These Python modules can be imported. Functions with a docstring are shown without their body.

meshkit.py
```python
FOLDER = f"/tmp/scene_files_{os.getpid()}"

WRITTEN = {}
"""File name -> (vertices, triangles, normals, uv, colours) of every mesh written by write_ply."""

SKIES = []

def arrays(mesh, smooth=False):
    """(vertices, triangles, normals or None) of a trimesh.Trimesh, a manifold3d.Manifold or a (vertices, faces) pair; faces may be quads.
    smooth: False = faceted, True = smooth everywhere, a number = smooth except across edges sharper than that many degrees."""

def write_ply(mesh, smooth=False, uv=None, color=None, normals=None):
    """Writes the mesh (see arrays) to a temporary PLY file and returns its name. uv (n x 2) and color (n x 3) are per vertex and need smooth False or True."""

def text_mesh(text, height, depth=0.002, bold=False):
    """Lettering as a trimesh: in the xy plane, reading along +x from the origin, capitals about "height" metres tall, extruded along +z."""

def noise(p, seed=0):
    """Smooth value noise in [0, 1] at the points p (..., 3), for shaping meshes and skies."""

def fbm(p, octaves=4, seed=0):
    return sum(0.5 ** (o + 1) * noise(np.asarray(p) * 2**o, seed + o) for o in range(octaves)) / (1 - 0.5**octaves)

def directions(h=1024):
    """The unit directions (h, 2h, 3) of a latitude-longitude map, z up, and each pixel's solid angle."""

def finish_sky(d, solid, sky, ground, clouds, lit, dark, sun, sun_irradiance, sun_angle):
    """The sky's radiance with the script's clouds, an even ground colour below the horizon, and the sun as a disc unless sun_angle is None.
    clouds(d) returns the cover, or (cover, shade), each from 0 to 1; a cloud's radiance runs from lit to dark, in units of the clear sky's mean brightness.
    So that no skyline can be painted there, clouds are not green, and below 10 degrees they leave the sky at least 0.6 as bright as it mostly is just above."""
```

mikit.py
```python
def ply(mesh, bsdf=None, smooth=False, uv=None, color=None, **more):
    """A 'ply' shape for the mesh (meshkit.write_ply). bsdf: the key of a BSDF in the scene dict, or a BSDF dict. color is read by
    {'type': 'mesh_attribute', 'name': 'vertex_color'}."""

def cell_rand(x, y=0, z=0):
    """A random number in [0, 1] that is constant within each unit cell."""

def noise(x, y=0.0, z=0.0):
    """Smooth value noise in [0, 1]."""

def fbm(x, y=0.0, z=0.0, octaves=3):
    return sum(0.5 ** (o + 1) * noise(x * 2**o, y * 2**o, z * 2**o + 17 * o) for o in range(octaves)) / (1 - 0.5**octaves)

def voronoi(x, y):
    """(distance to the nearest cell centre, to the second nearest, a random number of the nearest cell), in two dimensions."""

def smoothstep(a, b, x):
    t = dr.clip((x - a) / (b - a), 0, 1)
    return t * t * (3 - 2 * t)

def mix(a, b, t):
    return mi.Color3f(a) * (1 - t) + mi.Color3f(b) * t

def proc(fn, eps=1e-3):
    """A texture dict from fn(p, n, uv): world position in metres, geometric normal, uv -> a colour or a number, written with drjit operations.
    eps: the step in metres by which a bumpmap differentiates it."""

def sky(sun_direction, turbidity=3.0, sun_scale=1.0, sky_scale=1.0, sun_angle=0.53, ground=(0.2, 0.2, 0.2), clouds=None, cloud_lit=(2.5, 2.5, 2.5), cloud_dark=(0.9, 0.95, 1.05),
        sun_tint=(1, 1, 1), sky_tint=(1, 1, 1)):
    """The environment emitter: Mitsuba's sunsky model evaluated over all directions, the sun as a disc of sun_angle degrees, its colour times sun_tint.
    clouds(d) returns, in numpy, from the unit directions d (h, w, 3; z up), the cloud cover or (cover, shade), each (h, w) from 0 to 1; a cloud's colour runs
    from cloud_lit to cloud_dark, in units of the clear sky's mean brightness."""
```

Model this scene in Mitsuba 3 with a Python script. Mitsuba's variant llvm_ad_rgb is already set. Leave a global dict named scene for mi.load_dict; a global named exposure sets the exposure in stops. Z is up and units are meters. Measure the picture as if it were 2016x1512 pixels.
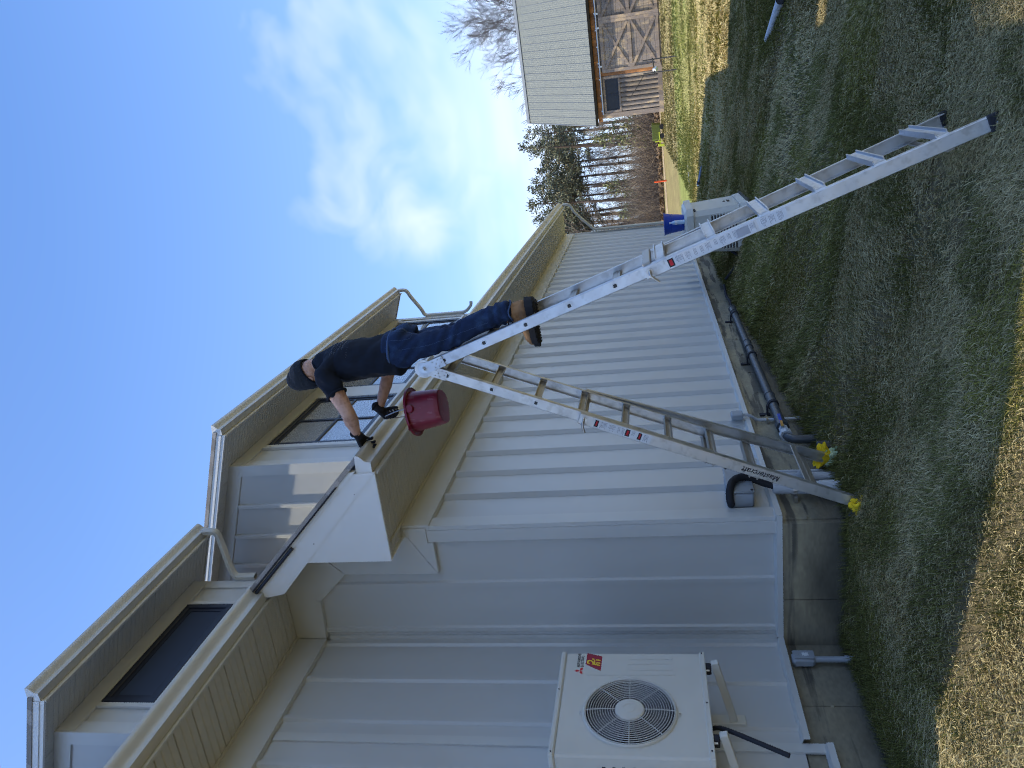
import math, random
import numpy as np, trimesh, mitsuba as mi, mikit, manifold3d as m3
import drjit as dr
from meshkit import noise as nnoise, fbm as nfbm, text_mesh
from mikit import ply, proc, noise, fbm, smoothstep, mix, cell_rand, voronoi
from shapely.geometry import Polygon, Point
T = mi.ScalarTransform4f
scene, labels = {}, {}

# ------------------------------------------------------------------ camera, sky, exposure
# world: X = outward normal of the long wall, Y = along the wall away from the viewer, Z up; origin = the lens. The picture was taken with the phone on its side.
RIGHT, FWD = [0.93897, 0.33830, -0.06238], [-0.32218, 0.92838, 0.18523]
scene['camera'] = {'type': 'perspective', 'fov': 66.41, 'fov_axis': 'x', 'near_clip': 0.05, 'far_clip': 2000.0,
                   'to_world': T().look_at(origin=[0, 0, 0], target=FWD, up=RIGHT)}
SUN = np.array([-1.0, -0.33, 1.52])


def clouds(d):
    x, y, z = d[..., 0], d[..., 1], d[..., 2]
    el = np.degrees(np.arcsin(np.clip(z, -1, 1)))
    az = np.degrees(np.arctan2(x, y))
    q = np.stack([az * 0.075, el * 0.11, z * 0 + 3.1], -1)
    warp = nfbm(q * 1.3 + 7, 4) - 0.5
    puff = nfbm(q * 1.25 + warp[..., None] * 1.1, 6)
    bank = np.zeros_like(az)
    for a0, e0, sa, se, k in ((6.0, 23.0, 4.5, 3.6, 0.9), (1.5, 19.0, 6.5, 5.0, 1.0), (-4.5, 20.5, 4.5, 4.5, 0.85), (-1.5, 14.5, 9.0, 4.0, 0.85), (14.0, 19.0, 8.0, 5.0, 0.6), (-40, 16, 9, 5, 0.6), (60, 25, 18, 9, 0.9), (110, 30, 25, 10, 0.8), (-130, 25, 30, 9, 0.6)):
        bank += k * np.exp(-((az - a0) / sa) ** 2 - ((el - e0) / se) ** 2)
    bank = np.clip(bank, 0, 1)
    soft = np.clip((puff - 0.64 + 0.36 * bank) * 2.7, 0, 1) * np.clip(bank * 1.6, 0, 1) * 0.66
    s = np.stack([az * 0.045, el * 0.30, z * 0 + 9.7], -1)
    streak = np.clip((nfbm(s + warp[..., None] * 0.8, 5) - 0.42) * 3.2, 0, 1) * np.clip(1 - np.abs(el - 7.5) / 8.5, 0, 1)
    veil = 0.38 * np.clip(1 - el / 15, 0, 1) ** 1.1 + 0.10 * np.clip(1 - el / 40, 0, 1)
    cover = 1 - (1 - soft) * (1 - 0.70 * streak) * (1 - veil)
    shade = np.clip((nfbm(q * 1.7 + 31, 4) - 0.45) * 2.0, 0, 1) * 0.5 * np.clip(1 - el / 14, 0, 1)
    return cover, shade


scene['sky'] = mikit.sky(SUN.tolist(), turbidity=3.0, clouds=clouds, ground=(0.16, 0.15, 0.09), cloud_lit=(1.8, 1.87, 2.0), cloud_dark=(1.1, 1.2, 1.38), sun_angle=0.6, sun_scale=0.68, sun_tint=(0.92, 1.0, 1.04), sky_tint=(0.89, 1.0, 1.21))
labels['sky'] = {'kind': 'structure'}
exposure = 2.85

# ------------------------------------------------------------------ helpers


def numbered(key):
    if key not in scene and key not in labels and not any(k.startswith(key + '__') for k in scene):
        return key
    n = _count.get(key, 0) + 1
    while f'{key}_{n:03d}' in scene or f'{key}_{n:03d}' in labels:
        n += 1
    _count[key] = n
    return f'{key}_{n:03d}'


_count = {}


def thing(name, label, cat, group=None, kind=None):
    key = numbered(name)
    labels[key] = {'label': label, 'category': cat}
    if group:
        labels[key]['group'] = group
    if kind:
        labels[key]['kind'] = kind
    return key


def part(parent, name, mesh, bsdf, smooth=False, to_world=None, label=None, **kw):
    """One entry of the scene; mesh may be a ply dict made before."""
    key = numbered(f'{parent}__{name}' if parent else name)
    d = dict(mesh) if isinstance(mesh, dict) else ply(mesh, bsdf, smooth=smooth, **kw)
    if to_world is not None:
        d['to_world'] = to_world
    scene[key] = d
    if label:
        labels[key] = {'label': label}
    return key


def single(name, mesh, bsdf, label, cat, smooth=False, group=None, kind=None, **kw):
    key = thing(name, label, cat, group, kind)
    scene[key] = ply(mesh, bsdf, smooth=smooth, **kw)
    return key


def struct(name, mesh, bsdf, smooth=False, **kw):
    scene[name] = ply(mesh, bsdf, smooth=smooth, **kw)
    labels[name] = {'kind': 'structure'}


def cat(*ms):
    ms = [x for m in ms for x in (m if isinstance(m, (list, tuple)) else [m])]
    return trimesh.util.concatenate(ms)


def tm(m):
    """Manifold -> trimesh"""
    g = m.to_mesh()
    return trimesh.Trimesh(np.asarray(g.vert_properties)[:, :3], np.asarray(g.tri_verts), process=False)


def bx(x0, x1, y0, y1, z0, z1, ch=0.0):
    x0, x1 = sorted((x0, x1)); y0, y1 = sorted((y0, y1)); z0, z1 = sorted((z0, z1))
    if ch <= 0:
        m = trimesh.creation.box((x1 - x0, y1 - y0, z1 - z0))
    else:
        ex = np.array([x1 - x0, y1 - y0, z1 - z0]) / 2
        pts = []
        for s in np.ndindex(2, 2, 2):
            sg = np.array(s) * 2 - 1
            for k in range(3):
                p = ex - ch
                p[k] = ex[k]
                pts.append(sg * p)
        m = tm(m3.Manifold.hull_points(np.array(pts)))
    m.apply_translation([(x0 + x1) / 2, (y0 + y1) / 2, (z0 + z1) / 2])
    return m


def unit(v):
    v = np.asarray(v, float)
    return v / np.linalg.norm(v)


def frame(origin, u, v, w):
    M = np.eye(4)
    M[:3, 0], M[:3, 1], M[:3, 2], M[:3, 3] = u, v, w, origin
    return M


def bar(p0, p1, w, h, up=(0, 0, 1), ch=0.0):
    """A box from p0 to p1, w wide along up x dir, h tall along 'up'."""
    p0, p1 = np.asarray(p0, float), np.asarray(p1, float)
    L = np.linalg.norm(p1 - p0)
    d = (p1 - p0) / L
    if abs(unit(up) @ d) > 0.999:
        up = (0, 1, 0) if abs(d[1]) < 0.9 else (1, 0, 0)
    s = unit(np.cross(up, d))
    t = np.cross(d, s)
    m = bx(0, L, -w / 2, w / 2, -h / 2, h / 2, ch)
    m.apply_transform(frame(p0, d, s, t))
    return m


def extrude(poly, depth, M=None):
    p = poly if hasattr(poly, 'exterior') else Polygon(poly)
    m = trimesh.creation.extrude_polygon(p.buffer(0) if not p.is_valid else p, depth, engine='earcut')
    if M is not None:
        m.apply_transform(M)
    return m


def along_y(xz, y0, y1):
    """Extrude a polygon given in (x, z) from y0 to y1."""
    m = extrude(xz, y1 - y0)
    v = np.array(m.vertices)
    m = trimesh.Trimesh(np.stack([v[:, 0], y0 + v[:, 2], v[:, 1]], 1), m.faces[:, ::-1], process=False)
    return m


def along_x(yz, x0, x1):
    m = extrude(yz, x1 - x0)
    v = np.array(m.vertices)
    return trimesh.Trimesh(np.stack([x0 + v[:, 2], v[:, 0], v[:, 1]], 1), m.faces, process=False)


def strip(line, a, b, axis):
    """An open sheet: the polyline (two coordinates) swept along an axis from a to b (no thickness ends: thin metal folds)."""
    line = np.asarray(line, float)
    n = len(line)
    o = [k for k in range(3) if k != axis]
    v = np.zeros((2 * n, 3))
    v[:n, o], v[n:, o] = line, line
    v[:n, axis], v[n:, axis] = a, b
    i = np.arange(n - 1)
    f = np.vstack([np.stack([i, i + 1, i + 1 + n], 1), np.stack([i, i + 1 + n, i + n], 1)])
    return trimesh.Trimesh(v, f, process=False)


def tube(pts, r, n=10, cap=True):
    p = np.asarray(pts, float)
    r = np.broadcast_to(r, (len(p),))
    t = np.gradient(p, axis=0)
    t /= np.linalg.norm(t, axis=1, keepdims=True) + 1e-12
    a = np.cross(t[0], [0, 0, 1.0] if abs(t[0, 2]) < 0.9 else [1.0, 0, 0])
    A = []
    for k in range(len(p)):
        a = a - t[k] * (a @ t[k])
        a /= np.linalg.norm(a) + 1e-12
        A.append(a)
    A = np.array(A)
    B = np.cross(t, A)
    ang = np.arange(n) * 2 * np.pi / n
    v = p[:, None] + r[:, None, None] * (np.cos(ang)[None, :, None] * A[:, None] + np.sin(ang)[None, :, None] * B[:, None])
    i, j = np.meshgrid(np.arange(len(p) - 1), np.arange(n), indexing='ij')
    q = np.stack([i * n + j, i * n + (j + 1) % n, (i + 1) * n + (j + 1) % n, (i + 1) * n + j], -1).reshape(-1, 4)
    f = np.vstack([q[:, [0, 1, 2]], q[:, [0, 2, 3]]])
    v = v.reshape(-1, 3)
    if cap:
        k = len(v)
        v = np.vstack([v, p[:1], p[-1:]])
        jj = np.arange(n)
        f = np.vstack([f, np.stack([(jj + 1) % n, jj, jj * 0 + k], 1), np.stack([k - n + jj, k - n + (jj + 1) % n, jj * 0 + k + 1], 1)])
    return trimesh.Trimesh(v, f, process=False)


def bend(pts, k=8):
    """Catmull-Rom through the points."""
    p = np.asarray(pts, float)
    p = np.vstack([2 * p[0] - p[1], p, 2 * p[-1] - p[-2]])
    out = []
    for i in range(1, len(p) - 2):
        for s in np.arange(k) / k:
            out.append(0.5 * (2 * p[i] + (p[i + 1] - p[i - 1]) * s + (2 * p[i - 1] - 5 * p[i] + 4 * p[i + 1] - p[i + 2]) * s * s + (3 * p[i] - p[i - 1] - 3 * p[i + 1] + p[i + 2]) * s ** 3))
    out.append(p[-2])
    return np.array(out)


def lathe(rz, n=32):
    """Profile of (r, z) turned about z."""
    rz = np.asarray(rz, float)
    ang = np.arange(n) * 2 * np.pi / n
    v = np.stack([rz[:, None, 0] * np.cos(ang), rz[:, None, 0] * np.sin(ang), np.repeat(rz[:, 1:], n, 1)], -1).reshape(-1, 3)
    i, j = np.meshgrid(np.arange(len(rz) - 1), np.arange(n), indexing='ij')
    q = np.stack([i * n + j, i * n + (j + 1) % n, (i + 1) * n + (j + 1) % n, (i + 1) * n + j], -1).reshape(-1, 4)
    return trimesh.Trimesh(v, np.vstack([q[:, [0, 1, 2]], q[:, [0, 2, 3]]]), process=False)


def cyl(p0, p1, r, n=16):
    return tube([p0, p1], r, n)


def ball(r, n=1):
    return np.array(trimesh.creation.icosphere(n, r).vertices)


_B2, _B1 = ball(1.0, 2), ball(1.0, 1)


def blob(bones, edge=0.014, smooth=8, lamb=0.5):
    """Hulls of ellipsoid pairs joined into one smooth skin. bones: (p0, r0, p1, r1), r a number or three radii (x, y, z)."""
    ms = []
    for p0, r0, p1, r1 in bones:
        pts = np.vstack([np.asarray(p0, float) + _B2 * np.asarray(r0, float), np.asarray(p1, float) + _B2 * np.asarray(r1, float)])
        ms.append(m3.Manifold.hull_points(pts))
    m = m3.Manifold.batch_boolean(ms, m3.OpType.Add).refine_to_length(edge)
    t = tm(m)
    t.merge_vertices()
    trimesh.smoothing.filter_taubin(t, lamb=lamb, nu=0.53, iterations=smooth)
    return t


def wrinkle(t, amp, freq, seed=0, fn=None):
    n = np.array(t.vertex_normals)
    v = np.array(t.vertices)
    d = fn(v) if fn else (nfbm(v * freq + seed, 3) - 0.5)
    t.vertices = v + n * (d * amp)[:, None]
    return t


def rotated(m, deg, axis, about=(0, 0, 0)):
    m = m.copy()
    m.apply_transform(trimesh.transformations.rotation_matrix(math.radians(deg), axis, about))
    return m


def moved(m, *d):
    m = m.copy()
    m.apply_translation(d)
    return m
# ------------------------------------------------------------------ materials


def two(b):
    return {'type': 'twosided', 'bsdf': b}


def rgb(c):
    return {'type': 'rgb', 'value': list(c)}


def mat(name, color, rough=0.5, spec=0.5, metal=0.0, bump=None, bscale=1.0, eps=1e-3, **kw):
    b = {'type': 'principled', 'base_color': color if isinstance(color, dict) else rgb(color), 'roughness': rough if isinstance(rough, dict) else float(rough), 'metallic': float(metal), **kw}
    if metal < 0.5:
        b['specular'] = float(spec)
    if bump is not None:
        b = {'type': 'bumpmap', 'arbitrary': proc(bump, eps=eps), 'scale': float(bscale), 'bsdf': b}
    scene[name] = two(b)


def flat(name, color):
    scene[name] = two({'type': 'diffuse', 'reflectance': color if isinstance(color, dict) else rgb(color)})


def c3(*v):
    return mi.Color3f(*[float(x) for x in v])


def dirt(base, var, scale, dark=0.8):
    """base colour with soft dirt"""
    def f(p, n, uv):
        a = fbm(p.x * scale, p.y * scale, p.z * scale * 0.5, 3)
        return mix(c3(*base), c3(*(np.array(base) * np.array(dark))), smoothstep(0.5, 0.85, a) * var)
    return proc(f)


def oil(p, n, uv):
    return noise(p.x * 2.6 + 3, p.y * 2.6, p.z * 0.9) * 0.9 + noise(p.x * 7, p.y * 7, p.z * 2.1) * 0.25


# painted sheet metal, cream
mat('siding', dirt((0.43, 0.44, 0.43), 0.5, 1.7, 0.93), 0.30, 0.5, bump=oil, bscale=0.0022, eps=4e-3)
mat('trim', dirt((0.46, 0.47, 0.455), 0.5, 2.3, 0.93), 0.36, 0.5)


def soffit_fn(p, n, uv):
    # rows of vent holes, 11 mm apart, on two pans out of every three
    hx = p.x / 0.016
    hy = p.y / 0.012
    fx, fy = hx - dr.floor(hx), hy - dr.floor(hy)
    r2 = dr.square((fx - 0.5) * 0.016) + dr.square((fy - 0.5) * 0.012)
    hole = 1 - smoothstep(0.0016 ** 2, 0.0024 ** 2, r2)
    return mix(c3(0.45, 0.44, 0.385), c3(0.12, 0.115, 0.10), hole * 0.4)


mat('soffit', proc(soffit_fn), 0.5, 0.4)
mat('soffit_trim', (0.46, 0.445, 0.385), 0.45, 0.45)
mat('gutter_metal', dirt((0.45, 0.44, 0.385), 0.8, 2.6, 0.84), 0.30, 0.5)
mat('white_metal', (0.66, 0.67, 0.66), 0.35, 0.5)
mat('dark_gap', (0.03, 0.03, 0.035), 0.8, 0.2)


def shingle_fn(p, n, uv):
    g = noise(p.x * 420, p.y * 420, p.z * 420)
    tab = cell_rand(dr.floor(p.y / 0.17 + cell_rand(dr.floor((p.z - p.x) / 0.2), 3, 1) * 5), dr.floor((p.z - p.x) / 0.2), 2)
    return mix(c3(0.23, 0.215, 0.20), c3(0.40, 0.38, 0.36), g) * (0.75 + 0.45 * tab)


mat('shingle', proc(shingle_fn), 0.9, 0.2)


def conc_fn(p, n, uv):
    h = p.y + p.x * 0.7
    streak = fbm(h * 1.6, p.z * 16, 0.0, 4)
    blot = fbm(h * 2.3 + 11, p.z * 3.0, 2.0, 3)
    fine = fbm(h * 30, p.z * 60, 1.0, 3)
    c = mix(c3(0.30, 0.255, 0.165), c3(0.20, 0.18, 0.13), smoothstep(0.35, 0.7, blot))
    c = mix(c, c3(0.055, 0.052, 0.045), smoothstep(0.52, 0.68, streak) * 0.8)
    wet = smoothstep(-0.85, -1.22, p.z + (blot - 0.5) * 0.45)
    c = mix(c, c3(0.035, 0.034, 0.03), wet * 0.8)
    return c * (0.82 + 0.36 * fine)


mat('concrete', proc(conc_fn), 0.85, 0.3, bump=lambda p, n, uv: fbm((p.y + p.x) * 25, p.z * 70, 0.0, 3), bscale=0.0018, eps=2e-3)


def alu_fn(p, n, uv):
    a = fbm(p.x * 26, p.y * 26, p.z * 26, 3)
    b = fbm(p.x * 7 + 3, p.y * 7, p.z * 7, 3)
    return mix(c3(0.60, 0.61, 0.62), c3(0.42, 0.42, 0.41), smoothstep(0.5, 0.8, a) * 0.55 + smoothstep(0.55, 0.75, b) * 0.3)


def alu_rough(p, n, uv):
    return 0.34 + 0.25 * fbm(p.x * 18, p.y * 18, p.z * 18, 3)


mat('aluminium', proc(alu_fn), proc(alu_rough), metal=0.92)
mat('dull_aluminium', (0.42, 0.40, 0.36), 0.5, metal=0.8)
mat('steel', (0.5, 0.5, 0.5), 0.3, metal=1.0)
mat('pipe_grey_black', (0.05, 0.056, 0.062), 0.42, 0.5)
mat('black_plastic', (0.02, 0.022, 0.025), 0.45, 0.5)
mat('black_rubber', (0.018, 0.019, 0.024), 0.75, 0.3)
mat('grey_plastic', dirt((0.27, 0.30, 0.33), 0.6, 6, 0.8), 0.45, 0.45)
mat('pvc_grey', (0.40, 0.42, 0.44), 0.5, 0.4)
mat('appliance', dirt((0.50, 0.49, 0.435), 0.35, 3, 0.92), 0.42, 0.5)
mat('appliance_dark', (0.035, 0.04, 0.05), 0.6, 0.3)
mat('wire_white', (0.48, 0.48, 0.45), 0.4, 0.5)
mat('print_black', (0.02, 0.02, 0.025), 0.5, 0.3)
mat('print_red', (0.50, 0.02, 0.03), 0.5, 0.3)
mat('print_dark_red', (0.27, 0.012, 0.03), 0.45, 0.3)
mat('print_yellow', (0.72, 0.48, 0.03), 0.5, 0.3)
mat('print_grey', (0.34, 0.36, 0.40), 0.5, 0.3)
mat('sticker', (0.60, 0.63, 0.66), 0.45, 0.4)
mat('window_frame', (0.012, 0.016, 0.028), 0.35, 0.5)
mat('room_dark', (0.02, 0.022, 0.03), 0.9, 0.1)
mat('blind', (0.10, 0.11, 0.13), 0.8, 0.2)
mat('screen_mesh', (0.022, 0.032, 0.055), 0.55, 0.3)
scene['pane'] = {'type': 'thindielectric', 'int_ior': 1.5, 'ext_ior': 1.0}


def denim_fn(p, n, uv):
    a = fbm(p.x * 14, p.y * 14, p.z * 10, 3)
    w = noise(p.x * 500, p.y * 500, p.z * 260)
    return mix(c3(0.010, 0.022, 0.060), c3(0.026, 0.054, 0.12), smoothstep(0.4, 0.75, a)) * (0.75 + 0.5 * w)


mat('denim', proc(denim_fn), 0.85, 0.2, sheen=0.3)
mat('denim_seam', (0.05, 0.085, 0.17), 0.8, 0.2)
mat('shirt_cloth', dirt((0.010, 0.014, 0.024), 0.6, 9, 1.5), 0.85, 0.15, sheen=0.25)
mat('shirt_print', (0.16, 0.18, 0.22), 0.8, 0.2)


def skin_fn(p, n, uv):
    a = fbm(p.x * 40, p.y * 40, p.z * 40, 3)
    return mix(c3(0.50, 0.30, 0.22), c3(0.40, 0.22, 0.16), smoothstep(0.45, 0.75, a))


mat('skin', proc(skin_fn), 0.5, 0.4)
mat('hair', (0.05, 0.035, 0.025), 0.7, 0.3)


def hat_fn(p, n, uv):
    w = noise(p.x * 120, p.y * 120, p.z * 300)
    a = fbm(p.x * 25, p.y * 25, p.z * 60, 2)
    return mix(c3(0.022, 0.027, 0.036), c3(0.034, 0.039, 0.050), smoothstep(0.45, 0.75, a)) * (0.7 + 0.6 * w)


mat('hat_knit', proc(hat_fn), 0.9, 0.15, sheen=0.3)
mat('glove_cloth', (0.010, 0.011, 0.016), 0.7, 0.3)


def boot_fn(p, n, uv):
    a = fbm(p.x * 22, p.y * 22, p.z * 22, 3)
    return mix(c3(0.33, 0.185, 0.09), c3(0.20, 0.11, 0.055), smoothstep(0.4, 0.8, a))


mat('boot_leather', proc(boot_fn), 0.7, 0.3)


def bucket_fn(p, n, uv):
    a = fbm(p.x * 16, p.y * 16, p.z * 16, 3)
    s = smoothstep(0.70, 0.78, fbm(p.x * 60, p.y * 60, p.z * 14, 2))
    return mix(mix(c3(0.22, 0.012, 0.034), c3(0.16, 0.01, 0.027), a), c3(0.30, 0.10, 0.12), s * 0.4)


mat('red_plastic', proc(bucket_fn), 0.38, 0.5)
mat('blue_plastic', (0.008, 0.045, 0.30), 0.4, 0.5)


def cloth_y(p, n, uv):
    return mix(c3(0.80, 0.60, 0.03), c3(0.72, 0.46, 0.02), fbm(p.x * 30, p.y * 30, p.z * 30, 2))


mat('yellow_cloth', proc(cloth_y), 0.85, 0.1)
mat('green_cloth', (0.42, 0.50, 0.30), 0.85, 0.1)
mat('faded_blue', (0.10, 0.15, 0.24), 0.5, 0.4)
mat('blue_cloth', (0.010, 0.025, 0.16), 0.85, 0.1)
mat('brass', (0.45, 0.32, 0.14), 0.35, metal=1.0)


def wood_grey(tint, sc=1.0):
    def f(p, n, uv):
        h = p.x + p.y * 0.3
        b = cell_rand(dr.floor(h / 0.3), 5, 1)
        g = fbm(h * 28 + b * 30, 2.0, p.z * 1.3, 4)
        k = fbm(h * 4, p.z * 2.2 + b * 9, 1.0, 3)
        c = mix(c3(0.235, 0.20, 0.175), c3(0.40, 0.315, 0.22), smoothstep(0.45, 0.75, k))
        c = mix(c, c3(0.12, 0.10, 0.09), smoothstep(0.55, 0.85, g) * 0.6)
        return c * (0.75 + 0.5 * b) * c3(*tint)
    return proc(f)


mat('barn_wood', wood_grey((1.0, 1.0, 1.0)), 0.9, 0.2)
mat('barn_beam', wood_grey((1.02, 0.98, 0.95)), 0.9, 0.2)
mat('barn_fresh_wood', wood_grey((1.15, 0.66, 0.36)), 0.85, 0.2)
mat('barn_roof_metal', dirt((0.15, 0.165, 0.155), 0.3, 0.8, 0.9), 0.55, 0.5)
mat('barn_seam_metal', (0.17, 0.19, 0.21), 0.45, 0.5)
mat('galvanised', (0.62, 0.66, 0.70), 0.4, metal=0.6)


def bark_fn(p, n, uv):
    a = fbm(p.x * 6, p.y * 6, p.z * 1.4, 3)
    return mix(c3(0.085, 0.07, 0.06), c3(0.19, 0.165, 0.145), a)


flat('bark', proc(bark_fn))
flat('pine_bark', (0.13, 0.10, 0.08))
flat('twig', (0.19, 0.155, 0.13))
flat('twig_light', (0.33, 0.265, 0.20))
flat('dead_leaf', (0.19, 0.135, 0.09))
mat('stake_orange', (0.75, 0.11, 0.03), 0.5, 0.3)
mat('machine_green', (0.10, 0.13, 0.03), 0.5, 0.4)
mat('machine_yellow', (0.55, 0.62, 0.06), 0.5, 0.4)
mat('dark_iron', (0.035, 0.033, 0.032), 0.6, 0.4)


def vc(name):
    scene[name] = two({'type': 'diffuse', 'reflectance': {'type': 'mesh_attribute', 'name': 'vertex_color'}})


vc('leafy')
# ------------------------------------------------------------------ the ground's shape
XA, XC, YB, YE, Y0 = -2.80, -3.79, 4.93, 18.3, 2.80      # long wall, near wall, the step between them, far end, near end
ZB = -0.72                                                # foot of the siding


def sst(a, b, x):
    t = np.clip((np.asarray(x, float) - a) / (b - a), 0, 1)
    return t * t * (3 - 2 * t)


def gz(x, y):
    x, y = np.asarray(x, float), np.asarray(y, float)
    d = np.maximum(0, x - XA)
    near = -1.17 + 0.12 * sst(7, 13, y) - 0.90 * (1 - np.exp(-d / 2.6))
    far = -1.25 - 0.05 * sst(2, 12, x)
    w = sst(12, 27, y)
    lump = (nfbm(np.stack([x * 0.9, y * 0.9, x * 0], -1), 3, 5) - 0.5) * 0.07 * sst(XA - 0.2, XA + 0.8, x)
    return near * (1 - w) + far * w + lump


# ------------------------------------------------------------------ the house
H = thing('house', 'cream metal-sided house with two shed dormers on its steep grey shingle roof', 'house')

# concrete foundation: formed panels 0.61 m wide
core = cat(bx(-10.0, XA - 0.035, YB + 0.02, YE - 0.02, -2.4, ZB), bx(-10.0, XC - 0.035, Y0, YB + 0.02, -2.4, ZB))
part(H, 'foundation_core', core, 'concrete')
pan = ply(bx(-0.05, 0.0, 0.003, 0.607, -2.4, ZB - 0.006, 0.002), 'concrete')
panw = ply(bx(0.003, 0.607, -0.05, 0.0, -2.4, ZB - 0.006, 0.002), 'concrete')
k = 0
y = YB
while y < YE - 0.3:
    part(H, 'foundation_panel', pan, None, to_world=T().translate([XA - 0.012 + 0.002 * math.sin(k * 7.1), y, 0]))
    y += 0.61
    k += 1
for i in range(2):
    part(H, 'foundation_panel', panw, None, to_world=T().translate([XA - 0.02 - 0.61 * (i + 1), YB + 0.008 + 0.002 * i, 0]))
part(H, 'foundation_panel', bx(XC, XA - 0.02 - 1.222, YB - 0.04, YB + 0.008, -2.4, ZB - 0.006), 'concrete')
y = YB - 0.05
for i in range(4):
    part(H, 'foundation_panel', pan, None, to_world=T().translate([XC - 0.012 + 0.0015 * i, y - 0.61 * (i + 1), 0]))
ties = []
for i in range(12):                                       # broken form ties and plugs at the joints
    yy = YB + 0.61 * i
    ties.append(moved(trimesh.creation.icosphere(1, 0.014), XA - 0.012, yy + 0.01, -0.92))
for yy in (4.27, 3.66):
    ties.append(moved(trimesh.creation.icosphere(1, 0.014), XC - 0.012, yy, -0.96))
part(H, 'form_tie', cat(ties), 'concrete')

# board and batten steel: one panel = pan + batten, 0.406 m
W, BW, BD = 0.406, 0.076, 0.034


def panel_y(z0, z1, BW=BW, BD=BD, sl=0.036):
    """faces +x; pan from y=0 to W, the batten at its far end"""
    line = [(0, 0.0), (0, 0.012), (0.0, W - BW), (BD * 0.12, W - BW + 0.001), (BD, W - BW + sl), (BD, W - 0.012), (BD * 0.25, W - 0.002), (0, W)]
    return strip([(a, b) for a, b in line], z0, z1, 2)


def panel_x(z0, z1, w=W):
    """faces -y; runs from x=0 to -w, batten at the far end"""
    v = panel_y(z0, z1, 0.056, 0.02, 0.012)
    a = np.array(v.vertices)
    return trimesh.Trimesh(np.stack([-a[:, 1], -a[:, 0], a[:, 2]], 1), v.faces, process=False)


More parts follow.
